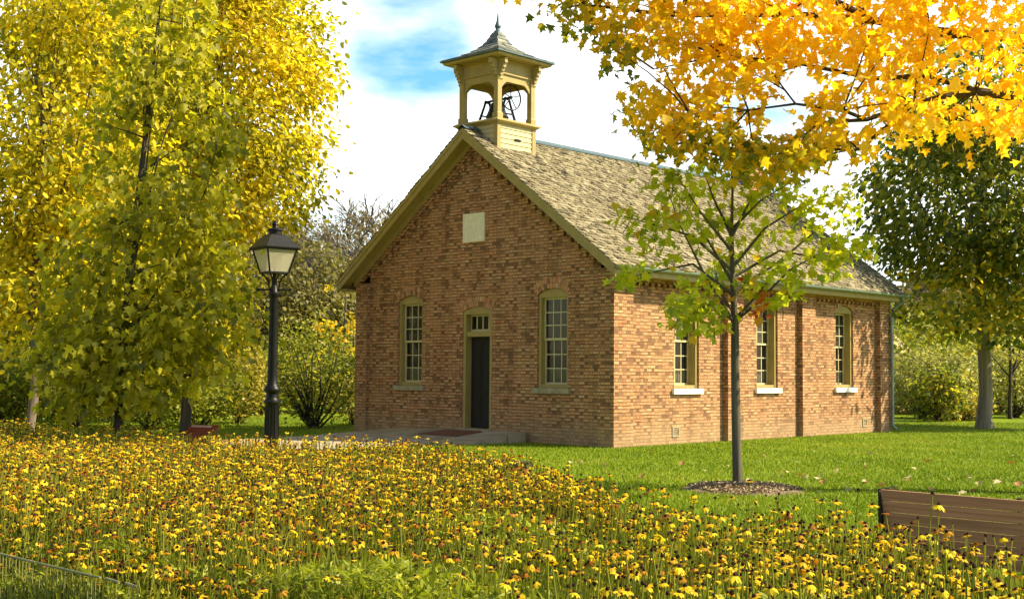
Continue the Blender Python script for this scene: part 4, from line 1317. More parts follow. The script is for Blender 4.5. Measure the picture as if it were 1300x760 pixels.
# ================================================================== trees of the background and left side
MAT['leaf_yellow'] = leafy('yellow_leaf', [(0, (0.15, 0.16, 0.010)), (0.25, (0.36, 0.33, 0.014)), (0.55, (0.66, 0.53, 0.02)), (0.85, (0.78, 0.62, 0.035)), (1, (0.70, 0.40, 0.02))], 0.58, tcol=1.5)
MAT['leaf_olive'] = leafy('olive_leaf', [(0, (0.10, 0.105, 0.007)), (0.5, (0.30, 0.28, 0.011)), (0.85, (0.48, 0.42, 0.016)), (1, (0.58, 0.49, 0.04))], 0.55, tcol=1.6)
MAT['leaf_dark'] = leafy('dark_leaf', [(0, (0.045, 0.065, 0.012)), (0.55, (0.185, 0.215, 0.028)), (0.85, (0.40, 0.34, 0.03)), (1, (0.60, 0.42, 0.02))], 0.6, tcol=1.6)
MAT['leaf_lime'] = leafy('lime_leaf', [(0, (0.09, 0.12, 0.010)), (0.5, (0.23, 0.255, 0.018)), (1, (0.44, 0.41, 0.04))], 0.4)
MAT['leaf_hazel'] = leafy('hazel_leaf', [(0, (0.09, 0.08, 0.02)), (0.5, (0.17, 0.145, 0.035)), (1, (0.27, 0.24, 0.05))], 0.35)
MAT['leaf_feather'] = leafy('feather_leaf', [(0, (0.20, 0.20, 0.05)), (0.5, (0.36, 0.35, 0.09)), (1, (0.52, 0.48, 0.15))], 0.45)
MAT['leaf_pale'] = leafy('pale_leaf', [(0, (0.16, 0.15, 0.02)), (0.5, (0.38, 0.32, 0.04)), (1, (0.60, 0.48, 0.10))], 0.4)
MAT['leaf_tan'] = leafy('tan_leaf', [(0, (0.13, 0.095, 0.05)), (0.5, (0.21, 0.165, 0.085)), (1, (0.27, 0.24, 0.10))], 0.3)

# green maple in front at left
gx = at(147, 590, 17.6)
make_tree('green_maple_tree', 'olive green maple with large hanging leaves in front of the yellow trees at left', 'tree', (gx[0], 17.6, 0), MAT['leaf_olive'], MAT['bark_dark'], 7.2, .065,
          [(.45, 0, 3.0, 1.2, 1.2, 1.5), (.55, .1, 4.6, 1.05, 1.0, 1.6), (.45, 0, 6.3, .85, .85, 1.5), (1.15, -.1, 2.3, .6, .8, .95), (-.4, .1, 2.4, .75, .8, .9), (.4, 0, 7.9, .5, .5, .9), (.3, -.2, 1.75, 1.3, 1.0, .7), (-.6, 0, 1.7, .6, .7, .5), (-.1, -.1, 1.35, 1.2, .8, .4)],
          640, 11, .18, .128, 'maple', 31, fork=.22, shell=.4, nlimb=40, lean=(.5, 0), droop=.85)
# yellow maples
yx = at(235, 540, 30.5)
make_tree('yellow_maple_tree', 'tall bright yellow maple leaning out over the lamp post, right-hand of the three', 'tree', (yx[0], 30.5, 0), MAT['leaf_yellow'], MAT['bark_dark'], 10.5, .11,
          [(1.1, 0, 8.0, 2.2, 2.6, 2.6), (1.65, 0, 9.4, 1.6, 1.8, 1.8), (1.4, -.2, 6.0, 1.75, 2.0, 1.5), (-.3, .2, 6.3, 2.2, 2.2, 2.4), (.1, 0, 11.5, 2.4, 2.2, 2.0), (.2, -.2, 3.6, 1.5, 1.5, 1.3), (-.6, -.2, 2.2, 1.7, 1.3, .9), (.3, -.3, 2.4, 1.2, 1.2, .8)],
          2300, 16, .30, .155, 'oval', 32, 'yellow maples at left', fork=.3, shell=.5, nlimb=46, rnd_fn=lambda P, b_, r_: b_ - .12 + .1 * np.sin(P[:, 2] * 1.3 + P[:, 0]))
yx = at(40, 540, 25.0)
make_tree('yellow_maple_tree', 'tall olive-yellow maple at the far left edge, left-hand of the three', 'tree', (yx[0], 25.0, 0), MAT['leaf_yellow'], MAT['bark'], 9.5, .085,
          [(.2, 0, 6.4, 2.5, 2.3, 2.6), (1.0, 0, 4.9, 1.5, 1.7, 1.5), (-.9, 0, 4.8, 1.9, 1.8, 1.8), (.3, 0, 8.9, 2.1, 2.0, 1.6), (.2, -.3, 3.3, 1.7, 1.6, 1.0), (-1.2, -.3, 2.4, 1.2, 1.2, .9)],
          1700, 15, .27, .14, 'oval', 33, 'yellow maples at left', fork=.35, shell=.5, nlimb=46, rnd_fn=lambda P, b_, r_: b_ - .14)
yx = at(140, 540, 38.5)
make_tree('yellow_maple_tree', 'yellow maple behind the olive maple, middle one of the three', 'tree', (yx[0], 38.5, 0), MAT['leaf_yellow'], MAT['bark'], 11, .16,
          [(.2, 0, 8.4, 3.2, 3.0, 3.8), (.0, 0, 11.8, 2.8, 2.6, 2.2), (.2, -.3, 4.0, 2.8, 2.4, 2.0), (1.2, -.4, 2.6, 2.0, 1.6, 1.6), (-1.0, -.4, 2.2, 1.6, 1.6, 1.2)],
          2200, 16, .33, .18, 'oval', 35, 'yellow maples at left', fork=.35, shell=.5, nlimb=40, rnd_fn=lambda P, b_, r_: b_ - .12)
# dark broad tree at right
dx = at(1250, 540, 38.2)
make_tree('broad_dark_tree', 'large dark green shade tree with pale grey trunk on the lawn right of the schoolhouse', 'tree', (dx[0], 38.2, 0), MAT['leaf_dark'], MAT['bark_grey'], 9.5, .20,
          [(.8, 0, 7.4, 4.2, 4.2, 3.2), (-1.2, -.3, 6.4, 2.4, 2.6, 2.4), (2.6, -.4, 5.4, 3.2, 3.0, 2.0), (.3, 0, 9.8, 3.2, 3.2, 2.2), (-1.5, -1.0, 4.2, 2.1, 1.8, 1.6), (.6, -1.9, 3.4, 2.3, 1.5, 1.0), (3.4, -1.2, 3.3, 2.0, 1.6, 1.0)],
          1900, 13, .36, .22, 'oval', 34, fork=.38, shell=.55, nlimb=40,
          rnd_fn=lambda P, b_, r_: b_ - .05 + .45 * np.clip((5.2 - P[:, 2]) / 1.2, 0, 1) * (r_.uniform(0, 1, len(P))))


def shrub(name, label, px, py, depth, rx, rz_, mat, leafs, n_cl, seed, group=None, nst=9, leaf=.10, shape='rhomb', bark='bark_dark'):
    g_ = at(px, py, depth)
    rng_ = np.random.default_rng(seed)
    t = thing(name, label, 'shrub', (g_[0], depth, 0), 0, group)
    C = []
    for _ in range(n_cl):
        d = rng_.normal(0, 1, 3); d /= np.linalg.norm(d)
        r_ = .5 + .5 * rng_.uniform(0, 1) ** .6
        C.append([d[0] * rx * r_, d[1] * rx * .8 * r_, rz_ * .53 + d[2] * rz_ * .47 * r_])
    C = np.array(C)
    idx = np.repeat(np.arange(n_cl), leafs)
    P = C[idx] + rng_.normal(0, 1, (len(idx), 3)) * np.array([.15, .15, .13]) * max(rx, .8)
    P[:, 2] = np.maximum(P[:, 2], .06)
    V, F, rr = leaves_np(P, leaf * rng_.uniform(.7, 1.3, len(P)), np.clip(rng_.normal(.5, .2, len(P)) + rng_.normal(0, .18, n_cl)[idx], 0, 1), rng_, shape, .35, outward=P - np.array([0, 0, rz_ * .4]))
    np_mesh('foliage', V, [(F, rr, 0)], mat, t)
    mb = MB()
    for k in range(nst):
        c_ = C[rng_.integers(n_cl)]
        mb.tube(bend((rng_.normal(0, .06), rng_.normal(0, .06), -.03), c_, rng_), [.035, .025, .016, .006], 6)
    mb.build('stem', MAT[bark], t, smooth=True)
    return t


shrub('round_shrub', 'round yellow-green shrub with many bare stems by the left corner of the schoolhouse', 398, 543, 35.0, 1.30, 3.1, MAT['leaf_lime'], 11, 300, 41, nst=30)
shrub('pale_shrub', 'pale yellow shrub behind the lamp post left of the round shrub', 305, 540, 37.5, 1.0, 2.3, MAT['leaf_pale'], 12, 220, 42, nst=10, leaf=.12)
shrub('orange_shrub', 'low orange-tinted shrub against the left corner of the brick wall', 446, 546, 37.5, .8, 1.5, MAT['leaf_pale'], 10, 120, 43, nst=8)

# hedge-like bushes under the left trees and along the right background
hb = shrub('dark_bush', 'dark green bush under the yellow maples, at the left frame edge', 10, 535, 43, 1.9, 2.1, MAT['leaf_dark'], 14, 260, 44, 'dark bushes under the left trees', leaf=.16)
for k, (px, dpt, s_, lb) in enumerate(((75, 44, 1.0, 'dark green bush under the yellow maples, right of the light trunk'), (135, 42, .9, 'dark green bush behind the trunk of the olive maple'),
                                       (195, 43, 1.0, 'dark green bush behind the olive maple, right of its trunk'), (250, 44, .95, 'dark green bush left of the pale shrub'),
                                       (330, 46, 1.15, 'dark green bush behind the lamp post'), (420, 48, 1.1, 'dark green bush behind the round shrub'), (-50, 42, 1.1, 'dark green bush beyond the left frame edge'))):
    p = at(px, 535, dpt); copy_thing(hb, (p[0], dpt, 0), k * 1.3, s_, lb)
lm = shrub('lime_bush', 'sunlit yellow-green bush beside the back corner of the schoolhouse', 1165, 530, 52, 2.2, 3.3, MAT['leaf_lime'], 12, 300, 45, 'sunlit bushes beyond the right lawn', leaf=.17, nst=14)
for k, (px, dpt, s_, lb) in enumerate(((1205, 54, 1.0, 'sunlit yellow-green bush left of the grey trunk'), (1275, 53, .95, 'sunlit yellow-green bush right of the grey trunk'),
                                       (1240, 58, 1.35, 'taller sunlit bush directly behind the grey trunk'), (1320, 56, 1.3, 'sunlit yellow-green bush at the right frame edge'), (1145, 60, 1.4, 'taller sunlit bush behind the corner of the schoolhouse'))):
    p = at(px, 530, dpt); copy_thing(lm, (p[0], dpt, 0), k * 1.7 + .5, s_, lb)
shrub('dark_bush', 'dark low bush in front of the sunlit bushes beside the downspout', 1192, 540, 44.0, 1.0, 1.9, MAT['leaf_dark'], 12, 170, 46, leaf=.14)
shrub('orange_shrub', 'low orange-yellow bush at the foot of the grey trunk', 1228, 538, 45, .9, 1.0, MAT['leaf_pale'], 10, 120, 47, leaf=.14)

ub = shrub('yellow_bush', 'yellow-green bush filling the ground under the yellow maples at the far left', 15, 541, 33.5, 1.5, 2.1, MAT['leaf_lime'], 12, 260, 51, 'yellow-green bushes under the left maples', leaf=.12, nst=10)
for k, (px, dpt, s_, lb) in enumerate(((95, 34.5, .95, 'yellow-green bush left of the olive maple trunk'), (190, 33.5, .9, 'yellow-green bush right of the olive maple trunk'), (252, 35.0, .95, 'yellow-green bush left of the pale shrub behind the red sign'), (-45, 33, 1.1, 'yellow-green bush outside the left frame edge'))):
    p = at(px, 535, dpt); copy_thing(ub, (p[0], dpt, 0), k * 1.9 + .8, s_, lb)
pb = shrub('pale_bush', 'pale feathery bush at the right corner of the schoolhouse beyond the lawn', 1172, 541, 47, 1.3, 2.6, MAT['leaf_feather'], 12, 220, 52, 'pale feathery bushes beyond the lawn', leaf=.13, nst=18)
for k, (px, dpt, s_, lb) in enumerate(((1215, 46.5, 1.0, 'pale feathery bush just left of the grey trunk'), (1288, 48.5, 1.15, 'pale feathery bush just right of the grey trunk'))):
    p = at(px, 535, dpt); copy_thing(pb, (p[0], dpt, 0), k * 1.9 + .8, s_, lb)

# sapling right of the grey trunk
sx_ = at(1283, 540, 47)
make_tree('thin_sapling', 'thin forked sapling with few orange leaves right of the grey trunk', 'tree', (sx_[0], 47, 0), MAT['leaf_pale'], MAT['bark_dark'], 4.2, .07,
          [(0, 0, 3.2, 1.3, 1.2, 1.0)], 60, 6, .2, .16, 'rhomb', 48, fork=.3, nlimb=14, limb_r=.6)


# woods behind
def bare_tree(label, loc, h, seed, mat, dens, group='trees of the wood behind'):
    rng_ = np.random.default_rng(seed)
    t = thing('bare_tree', label, 'tree', loc, 0, group)
    mb = MB()

    def grow(p, d, ln, r_, lvl):
        n = 3
        pts = [p]
        for k in range(n):
            d = d + rng_.normal(0, .14, 3); d[2] += .05; d /= np.linalg.norm(d)
            pts.append(pts[-1] + d * ln / n)
        mb.tube(pts, [r_, r_ * .85, r_ * .7, r_ * .5], 5 if lvl < 2 else 3, cap=False)
        if lvl < 4:
            for k in range(4 if lvl < 2 else 6):
                q = pts[rng_.integers(1, 4)]
                dd = d + rng_.normal(0, .55, 3); dd[2] = abs(dd[2]) * .8 + .2; dd /= np.linalg.norm(dd)
                grow(q, dd, ln * rng_.uniform(.5, .75), max(r_ * .55, .036), lvl + 1)
                ends.append(q)
    ends = []
    grow(np.array([0, 0, -.1]), np.array([0, 0, 1.0]), h * .36, h * .014, 0)
    mb.build('trunk', MAT['bark_bare'], t)
    E_ = np.array(ends); E_ = E_[E_[:, 2] > h * .2]
    idx = rng_.integers(0, len(E_), dens)
    P = E_[idx] + rng_.normal(0, .35, (dens, 3))
    V, F, rr = leaves_np(P, .2 * rng_.uniform(.6, 1.2, dens), rng_.uniform(0, 1, dens), rng_, 'rhomb', .3)
    np_mesh('crown', V, [(F, rr, 0)], mat, t)
    return t


def wood_tree(label, px, depth, h, w, mat, seed, group='trees of the wood behind', name='wood_tree', n=520, per=12, leaf=.26):
    p = at(px, 530, depth)
    return make_tree(name, label, 'tree', (p[0], depth, 0), mat, MAT['bark'], h * .85, h * .018,
                     [(0, 0, h * .58, w * .5, w * .5, h * .40), (w * .22, 0, h * .45, w * .36, w * .4, h * .26), (-w * .22, 0, h * .42, w * .36, w * .4, h * .26), (0, 0, h * .25, w * .42, w * .4, h * .2)],
                     n, per, .34 * w / 6, leaf, 'rhomb', seed, group, fork=.3, nlimb=20, shell=.5)


wt = [wood_tree('olive-tan tree rising behind the lamp post lantern', 395, 62, 8.2, 5.0, MAT['leaf_hazel'], 61),
      wood_tree('tan half-bare tree left of the schoolhouse gable', 470, 74, 12.0, 6.5, MAT['leaf_tan'], 62, n=380, per=8),
      wood_tree('dark green tree low behind the yellow maples', 200, 60, 8.0, 6.5, MAT['leaf_olive'], 63)]
og = at(432, 530, 50)
wood_tree('small orange-leaved tree just left of the roof eave', 436, 50, 5.8, 2.0, MAT['leaf_gold'], 64, n=60, per=10, leaf=.2)
more = [(1, 425, 78, 1.0, 'tan half-bare tree behind the lamp post'), (1, 375, 82, 1.0, 'tan half-bare tree between lamp and yellow maple'), (0, 440, 66, .9, 'olive-tan tree hugging the left corner of the schoolhouse'),
        (0, 345, 60, .95, 'olive-tan tree behind the lamp post shaft'), (2, 110, 62, 1.0, 'dark olive tree behind the left maples'), (2, 280, 66, 1.0, 'dark olive tree behind the pale shrub'),
        (2, 20, 62, 1.1, 'dark olive tree behind the far left maple'), (2, -70, 60, 1.1, 'dark olive tree beyond the left frame edge'), (0, 150, 75, 1.3, 'tall olive-tan tree far behind the olive maple'),
        (0, 1165, 78, .8, 'olive-tan tree far behind the back corner of the schoolhouse'), (0, 1225, 74, .85, 'olive-tan tree far behind the grey trunk'), (0, 1300, 76, .9, 'olive-tan tree far behind the right lawn'),
        (2, 1270, 88, 1.0, 'dark olive tree farthest behind the right lawn'), (2, 1370, 80, 1.0, 'dark olive tree beyond the right frame edge'), (1, 520, 90, .9, 'tan half-bare tree behind the schoolhouse roof edge')]
for k, (i, px, dpt, s_, lb) in enumerate(more):
    p = at(px, 530, dpt)
    copy_thing(wt[i], (p[0], dpt, 0), 1.1 * k + .7, s_, lb)
b0 = at(500, 530, 84)
bt = bare_tree('grey bare tree with fine twigs above the schoolhouse roof slope', (b0[0], 84, 0), 17.6, 71, MAT['leaf_tan'], 120)
for k, (px, dpt, s_, lb) in enumerate(((455, 88, .98, 'bare grey tree with twiggy top left of the gable'), (410, 92, .98, 'bare grey tree behind the lamp lantern'), (535, 90, 1.0, 'bare grey tree peeping over the left roof slope'), (380, 86, .82, 'bare grey tree beside the yellow maple'), (478, 95, 1.0, 'bare grey tree farthest back left of the gable'), (440, 80, .92, 'bare grey tree between the lantern and the eave'), (425, 84, .95, 'bare grey tree just right of the lantern top'), (515, 82, 1.02, 'bare grey tree closest to the left roof slope'), (395, 96, 1.0, 'bare grey tree far behind the lantern'), (470, 83, .96, 'bare grey tree in the middle of the twiggy group'), (358, 90, .95, 'bare grey tree half behind the yellow maple edge'))):
    p = at(px, 530, dpt); copy_thing(bt, (p[0], dpt, 0), k * 1.9 + 1, s_, lb)
# a far wood closes the horizon
rng = np.random.default_rng(90)
V_, F_, R_ = [], [], []
n = 42000
ang = rng.uniform(-.62, .62, n); rad = rng.uniform(105, 125, n)
hh = 7.0 + 2.5 * np.sin(ang * 23) + 1.5 * np.sin(ang * 61 + 1)
P = np.stack([np.sin(ang) * rad, np.cos(ang) * rad, rng.uniform(0, 1, n) ** .8 * np.where(ang < -.05, hh + 5.5, np.where(ang > .2, hh, 4))], 1)
V, F, rr = leaves_np(P, rng.uniform(.7, 1.3, n), np.clip(rng.normal(.5, .25, n), 0, 1), rng, 'rhomb', .3)
tag(np_mesh('far_wood', V, [(F, rr, 0)], MAT['leaf_tan']), 'brownish far-off wood along the horizon behind everything', 'wood', kind='stuff')

# outbuilding mostly hidden behind the schoolhouse
ob = at(1136, 548, 52)
sh = thing('shed', 'small yellow-brown shed peeping out behind the back corner of the schoolhouse', 'shed', (ob[0] - 2.6, 53, 0), R(-43))
mb = MB()
mb.box((-2.0, 0, 0), (2.0, 4, 2.4)); mb.face([(-2, 0.001, 2.4), (2, 0.001, 2.4), (0, 0.001, 4.0)]); mb.face([(-2, 4, 2.4), (2, 4, 2.4), (0, 4, 4.0)])
mb.build('wall', MAT['trim'], sh)
mb = MB()
for s_ in (-1, 1):
    mb.obox((0, -.3, 4.06), (s_ * 2.35, 0, -1.88), (0, 4.6, 0), (0, 0, .09))
mb.build('roof', MAT['trim'], sh)

# ================================================================== lawn grass, fallen leaves
rng = np.random.default_rng(11)


def blades(name, P, h, w, rnd, mat, lean=.35):
    n = len(P)
    az = rng.uniform(0, 2 * PI, n)
    side_ = np.stack([np.cos(az), np.sin(az), np.zeros(n)], 1) * (w / 2)[:, None]
    tip = P + np.stack([rng.normal(0, lean, n) * h, rng.normal(0, lean, n) * h, h], 1)
    V = np.stack([P - side_, P + side_, tip], 1).reshape(-1, 3)
    F = np.arange(3 * n).reshape(-1, 3)
    return np_mesh(name, V, [(F, rnd, 0)], mat)


MAT['grass'] = leafy('grass_blade', [(0, (0.09, 0.14, 0.006)), (.5, (0.17, 0.245, 0.008)), (.85, (0.25, 0.31, 0.016)), (1, (0.38, 0.33, 0.06))], 0.3, .6, .2)
n = 400000
Y_ = 9.0 + 34 * rng.uniform(0, 1, n) ** 1.25
X_ = rng.uniform(-.44, .66, n) * Y_
ok = ~inside(X_, Y_, BED)
lx = (X_ - HC.x) * HX.x + (Y_ - HC.y) * HX.y; ly = (X_ - HC.x) * HY.x + (Y_ - HC.y) * HY.y
ok &= ~((lx > -W) & (lx < 0.0) & (ly > 0) & (ly < L))
ok &= ~inside(X_, Y_, [tuple(p[:2]) for p in pin]) & ~inside(X_, Y_, [tuple(p[:2]) for p in (sA, sB, sC, sD)])
ok &= ((X_ - yb[0] - .03) ** 2 + (Y_ - DY + .2) ** 2) > .78 ** 2
X_, Y_ = X_[ok], Y_[ok]; n = len(X_)
pat = .5 + .10 * np.sin(X_ * .41 + 1.3) * np.sin(Y_ * .37 + .6 * np.sin(X_ * .3)) + .18 * np.sin(X_ * 1.3 + 2 * np.sin(Y_ * .7)) * np.cos(Y_ * 1.1 + X_ * .5)
g_ = blades('grass', np.stack([X_, Y_, np.zeros(n)], 1), rng.uniform(.025, .06, n), rng.uniform(.012, .024, n), np.clip(rng.normal(pat, .2), 0, 1), MAT['grass'], .5)
tag(g_, 'short green mown grass of the sunlit lawn', 'grass', kind='stuff')

MAT['leaf_fallen'] = leafy('fallen_leaf', [(0, (0.40, 0.30, 0.12)), (.5, (0.55, 0.46, 0.26)), (1, (0.46, 0.20, 0.08))], 0.1)
protos = []
for k in range(3):
    V, F, rr = leaves_np(np.array([[0, 0, .05]]), np.array([.13]), np.array([.15 + k * .4]), np.random.default_rng(k + 3), 'maple', 0.05, up=2)
    protos.append((V - np.array([0, .06, 0]), F, rr))
spots = [(700, 600), (760, 592), (820, 606), (952, 612), (985, 604), (1008, 606), (1020, 608), (1046, 611), (1048, 613), (1073, 624), (1076, 606), (1118, 619), (1130, 622), (1158, 597), (1180, 588), (1204, 612), (1232, 629), (1242, 625),
         (1248, 616), (1275, 616), (1295, 617), (1060, 600), (890, 600), (1278, 590), (1100, 577), (1010, 590), (870, 590), (1225, 606), (1150, 612), (1090, 596)] + [(random.uniform(690, 1295), random.uniform(572, 634)) for _ in range(45)]
first = []
for i, (px, py) in enumerate(spots):
    w_ = ROT.T @ np.array([(px - 650) / FPX, (380 - py) / FPX, 1.0]); t = -CAMZ / w_[2]; g = w_ * t
    if i < 3:
        o_ = np_mesh('fallen_leaf', protos[i][0], [(protos[i][1], protos[i][2], 0)], MAT['leaf_fallen']); first.append(o_)
    else:
        o_ = first[i % 3].copy(); COL.objects.link(o_)
    o_.location = (g[0], g[1], .015); o_.rotation_euler = (random.uniform(-.2, .2), random.uniform(-.2, .2), random.uniform(0, 6)); o_.scale = (1, 1, 1) if i < 30 else (random.uniform(.45, .8),) * 3
    tag(o_, 'pale dry maple leaf fallen on the sunlit lawn', 'leaf', 'dry leaves fallen on the lawn')

# ================================================================== flower bed: black-eyed yellow daisies
MAT['petal'] = leafy('petal', [(0, (0.34, 0.12, 0.008)), (.25, (0.66, 0.36, 0.010)), (.6, (0.80, 0.56, 0.012)), (1, (0.86, 0.68, 0.03))], 0.4, .55, .2, 1.1)
MAT['cone'] = leafy('cone', [(0, (0.012, 0.006, 0.004)), (.7, (0.03, 0.014, 0.008)), (1, (0.07, 0.03, 0.012))], 0, .9, .1)
MAT['stalk'] = leafy('stalk', [(0, (0.09, 0.12, 0.010)), (.5, (0.24, 0.27, 0.025)), (.85, (0.44, 0.42, 0.08)), (1, (0.62, 0.56, 0.20))], 0.3, .6, .2)
rng = np.random.default_rng(12)


def head_mesh(n_pet, droop, r_, rng_):
    V = []; F = []
    for k in range(n_pet):
        t = 2 * PI * k / n_pet + rng_.normal(0, .12)
        dr_ = droop + rng_.normal(0, .12); ln = r_ * rng_.uniform(.82, 1.1); wd = r_ * .22
        c_, s_ = math.cos(t), math.sin(t)

        def pt(a, u, z): return (a * c_ - u * s_, a * s_ + u * c_, z)
        i = len(V)
        V += [pt(r_ * .2, -wd * .45, 0), pt(r_ * .2, wd * .45, 0), pt(ln * .68, wd, -ln * .68 * dr_ * .7), pt(ln, 0, -ln * dr_), pt(ln * .68, -wd, -ln * .68 * dr_ * .7)]
        F.append([i, i + 1, i + 2, i + 3, i + 4])
    return np.array(V), np.array(F)


def cone_mesh(r_):
    V = []; F = []
    n = 7
    prof_ = [(1.0, -.25), (1.0, .25), (.72, .85), (0.25, 1.15)]
    for a, z in prof_:
        for k in range(n): V.append((a * r_ * math.cos(2 * PI * k / n), a * r_ * math.sin(2 * PI * k / n), z * r_))
    for i in range(3):
        for k in range(n): F.append([i * n + k, i * n + (k + 1) % n, (i + 1) * n + (k + 1) % n, (i + 1) * n + k])
    F.append([21, 22, 23, 24]); F.append([24, 25, 26, 27])
    F.append([21, 24, 27, 27]); F = F[:-1]
    return np.array(V), np.array(F)


# positions, denser in drifts
N0 = 46000
Y_ = 3.9 + (20.9 - 3.9) * rng.uniform(0, 1, N0 * 6) ** 1.0
X_ = rng.uniform(-.47, .47, N0 * 6) * Y_
dens = .55 + .45 * np.sin(X_ * 1.7 + 1.2 * np.sin(Y_ * .9)) * np.sin(Y_ * 1.35 + .8 * np.sin(X_ * 1.2))
near = np.clip((Y_ - 4.5) / 6.0, .24, 1) * np.where((np.abs(X_ - .1 * Y_ + .9) < .12 * Y_) & (Y_ < 9), .55, 1)
acc = (rng.uniform(0, 1, len(X_)) < np.clip(dens, .25, 1) * near) & inside(X_, Y_, BED)


def fence_side(x, y):   # >0 behind the garden fence
    return (y - 8.4) * 1.85 - (x + 3.75) * (-1.8)


acc &= fence_side(X_, Y_) > .12
FX, FY = X_[acc], Y_[acc]
FX, FY = FX[:N0], FY[:N0]
nF = len(FX)
FH = np.clip(rng.normal(.60, .10, nF), .30, .84)
FH = np.where(fence_side(FX, FY) < .9, FH * .75, FH)
# a few tall stragglers at the edge, seen against lawn, mulch and bench
strag = [(1043, 636, 8.1), (1062, 636, 7.8), (1090, 622, 8.0), (1184, 626, 6.9), (1192, 640, 6.9), (952, 610, 9.3), (1108, 640, 7.6), (880, 628, 9.2), (300, 556, 15.3), (510, 562, 15), (690, 592, 11.6), (1000, 650, 8.2), (232, 548, 15.5), (355, 556, 15.2)]
tiltx = rng.normal(0, .28, nF); tilty = rng.normal(0, .28, nF)
spent = rng.uniform(0, 1, nF) < .40
size = rng.uniform(.017, .035, nF)
dist = FY
order = np.argsort(dist - 0 * size)
NI = 290
vis = np.abs(FX / FY) < .40
ind = [i for i in order if vis[i] and (FY[i] * 0 + (CAMZ - FH[i]) / FY[i]) < .175][:NI]
isind = np.zeros(nF, bool); isind[ind] = True

# ---- individuals
rngp = np.random.default_rng(77)
vpet, vcone, vstem = [], [], []
for k in range(5):
    V, F = head_mesh(11 + k % 3, .15 + .17 * k, 1.0, rngp)
    me = np_mesh('petals', V, [(F, np.clip(rngp.normal(.6, .22, len(F)), 0, 1) * 0 + np.clip(.35 + .15 * k + rngp.normal(0, .06, len(F)), 0, 1), 0)], MAT['petal']); vpet.append(me)
V, F = cone_mesh(.30)
vcone.append(np_mesh('flower_center', V, [(F, rngp.uniform(0, 1, len(F)), 0)], MAT['cone']))
for k in range(3):
    mb = MB()
    bx = [0, .02 * (k - 1), .035 * (k - 1), .0]
    mb.tube([(0, 0, 0), (bx[1], .01, .35), (bx[2], .015, .7), (0, 0, 1)], [.0055, .005, .0045, .004], 5)
    for j in range(4):
        z = .15 + .17 * j; t = j * 2.4 + k
        c_, s_ = math.cos(t), math.sin(t); ln = .085 - .01 * j
        mb.face([(0, 0, z), (c_ * ln * .5 - s_ * .006, s_ * ln * .5 + c_ * .006, z + .10), (c_ * ln, s_ * ln, z + .10), (c_ * ln * .5 + s_ * .006, s_ * ln * .5 - c_ * .006, z + .10)], None, .4)
    mb.rnd = [.45] * len(mb.rnd)
    vstem.append(mb.build('stem', MAT['stalk']))
proto_src = vpet + vcone + vstem


def put_flower(x, y, h, tx, ty, s_, spent_, k):
    lab = ('spent dark seed head without petals on a thin green stem in the near flower bed', 'spent daisy heads in the near flower bed') if spent_ else \
          ('yellow black-eyed daisy on a thin green stem in the near flower bed', 'yellow daisies in the near flower bed')
    t = thing('spent_daisy' if spent_ else 'yellow_daisy', lab[0], 'flower', (x, y, 0), random.uniform(0, 6.28), lab[1])
    c_ = vcone[0].copy(); COL.objects.link(c_); c_.parent = t; c_.location = (0, 0, h); c_.rotation_euler = (tx, ty, 0); c_.scale = (s_,) * 3 if not spent_ else (s_ * .95, s_ * .95, s_ * 1.15)
    if not spent_:
        p_ = vpet[k % 5].copy(); COL.objects.link(p_); p_.parent = t; p_.location = (0, 0, h); p_.rotation_euler = (tx, ty, 0); p_.scale = (s_,) * 3
    st_ = vstem[k % 3].copy(); COL.objects.link(st_); st_.parent = t; st_.scale = (1, 1, h)


for q, i in enumerate(ind):
    put_flower(FX[i], FY[i], FH[i], tiltx[i], tilty[i], size[i], bool(spent[i]), q)
for q, (px, py, d_) in enumerate(strag):
    p = at(px, py, d_)
    put_flower(p[0], p[1], p[2], .1, .1, .04, q in (2, 3), q)
for o_ in proto_src: bpy.data.objects.remove(o_)

# ---- the rest of the bed as one mass
rest = np.where(~isind)[0]


def rot_tilt(V, tx, ty, az):
    # V (k,3) -> (n,k,3)
    ca, sa = np.cos(az)[:, None], np.sin(az)[:, None]
    x = V[None, :, 0] * ca - V[None, :, 1] * sa; y = V[None, :, 0] * sa + V[None, :, 1] * ca; z = np.broadcast_to(V[None, :, 2], x.shape)
    cx, sx = np.cos(tx)[:, None], np.sin(tx)[:, None]
    y, z = y * cx - z * sx, y * sx + z * cx
    cy, sy = np.cos(ty)[:, None], np.sin(ty)[:, None]
    x, z = x * cy + z * sy, -x * sy + z * cy
    return np.stack([x, y, z], 2)


allV, groups, off = [], [], 0
vid = rng.integers(0, 5, nF)
for k in range(5):
    ii = rest[(vid[rest] == k) & ~spent[rest]]
    V, F = head_mesh(10, .15 + .17 * k, 1.0, rngp)
    Q = rot_tilt(V, tiltx[ii], tilty[ii], rng.uniform(0, 6.28, len(ii))) * size[ii][:, None, None] + np.stack([FX[ii], FY[ii], FH[ii]], 1)[:, None, :]
    FF = (np.arange(len(ii)) * len(V))[:, None, None] + F[None] + off
    fl_r = np.clip(rng.normal(.46, .33, len(ii)), 0, 1)
    groups.append((FF.reshape(-1, 5), np.repeat(fl_r, len(F)), 0)); allV.append(Q.reshape(-1, 3)); off += Q.shape[0] * Q.shape[1]
V, F = cone_mesh(.30)
ii = rest
Q = rot_tilt(V, tiltx[ii], tilty[ii], rng.uniform(0, 6.28, len(ii))) * size[ii][:, None, None] + np.stack([FX[ii], FY[ii], FH[ii]], 1)[:, None, :]
FF = (np.arange(len(ii)) * len(V))[:, None, None] + F[None] + off
groups.append((FF.reshape(-1, 4), rng.uniform(0, 1, len(ii) * len(F)), 1)); allV.append(Q.reshape(-1, 3)); off += Q.shape[0] * Q.shape[1]
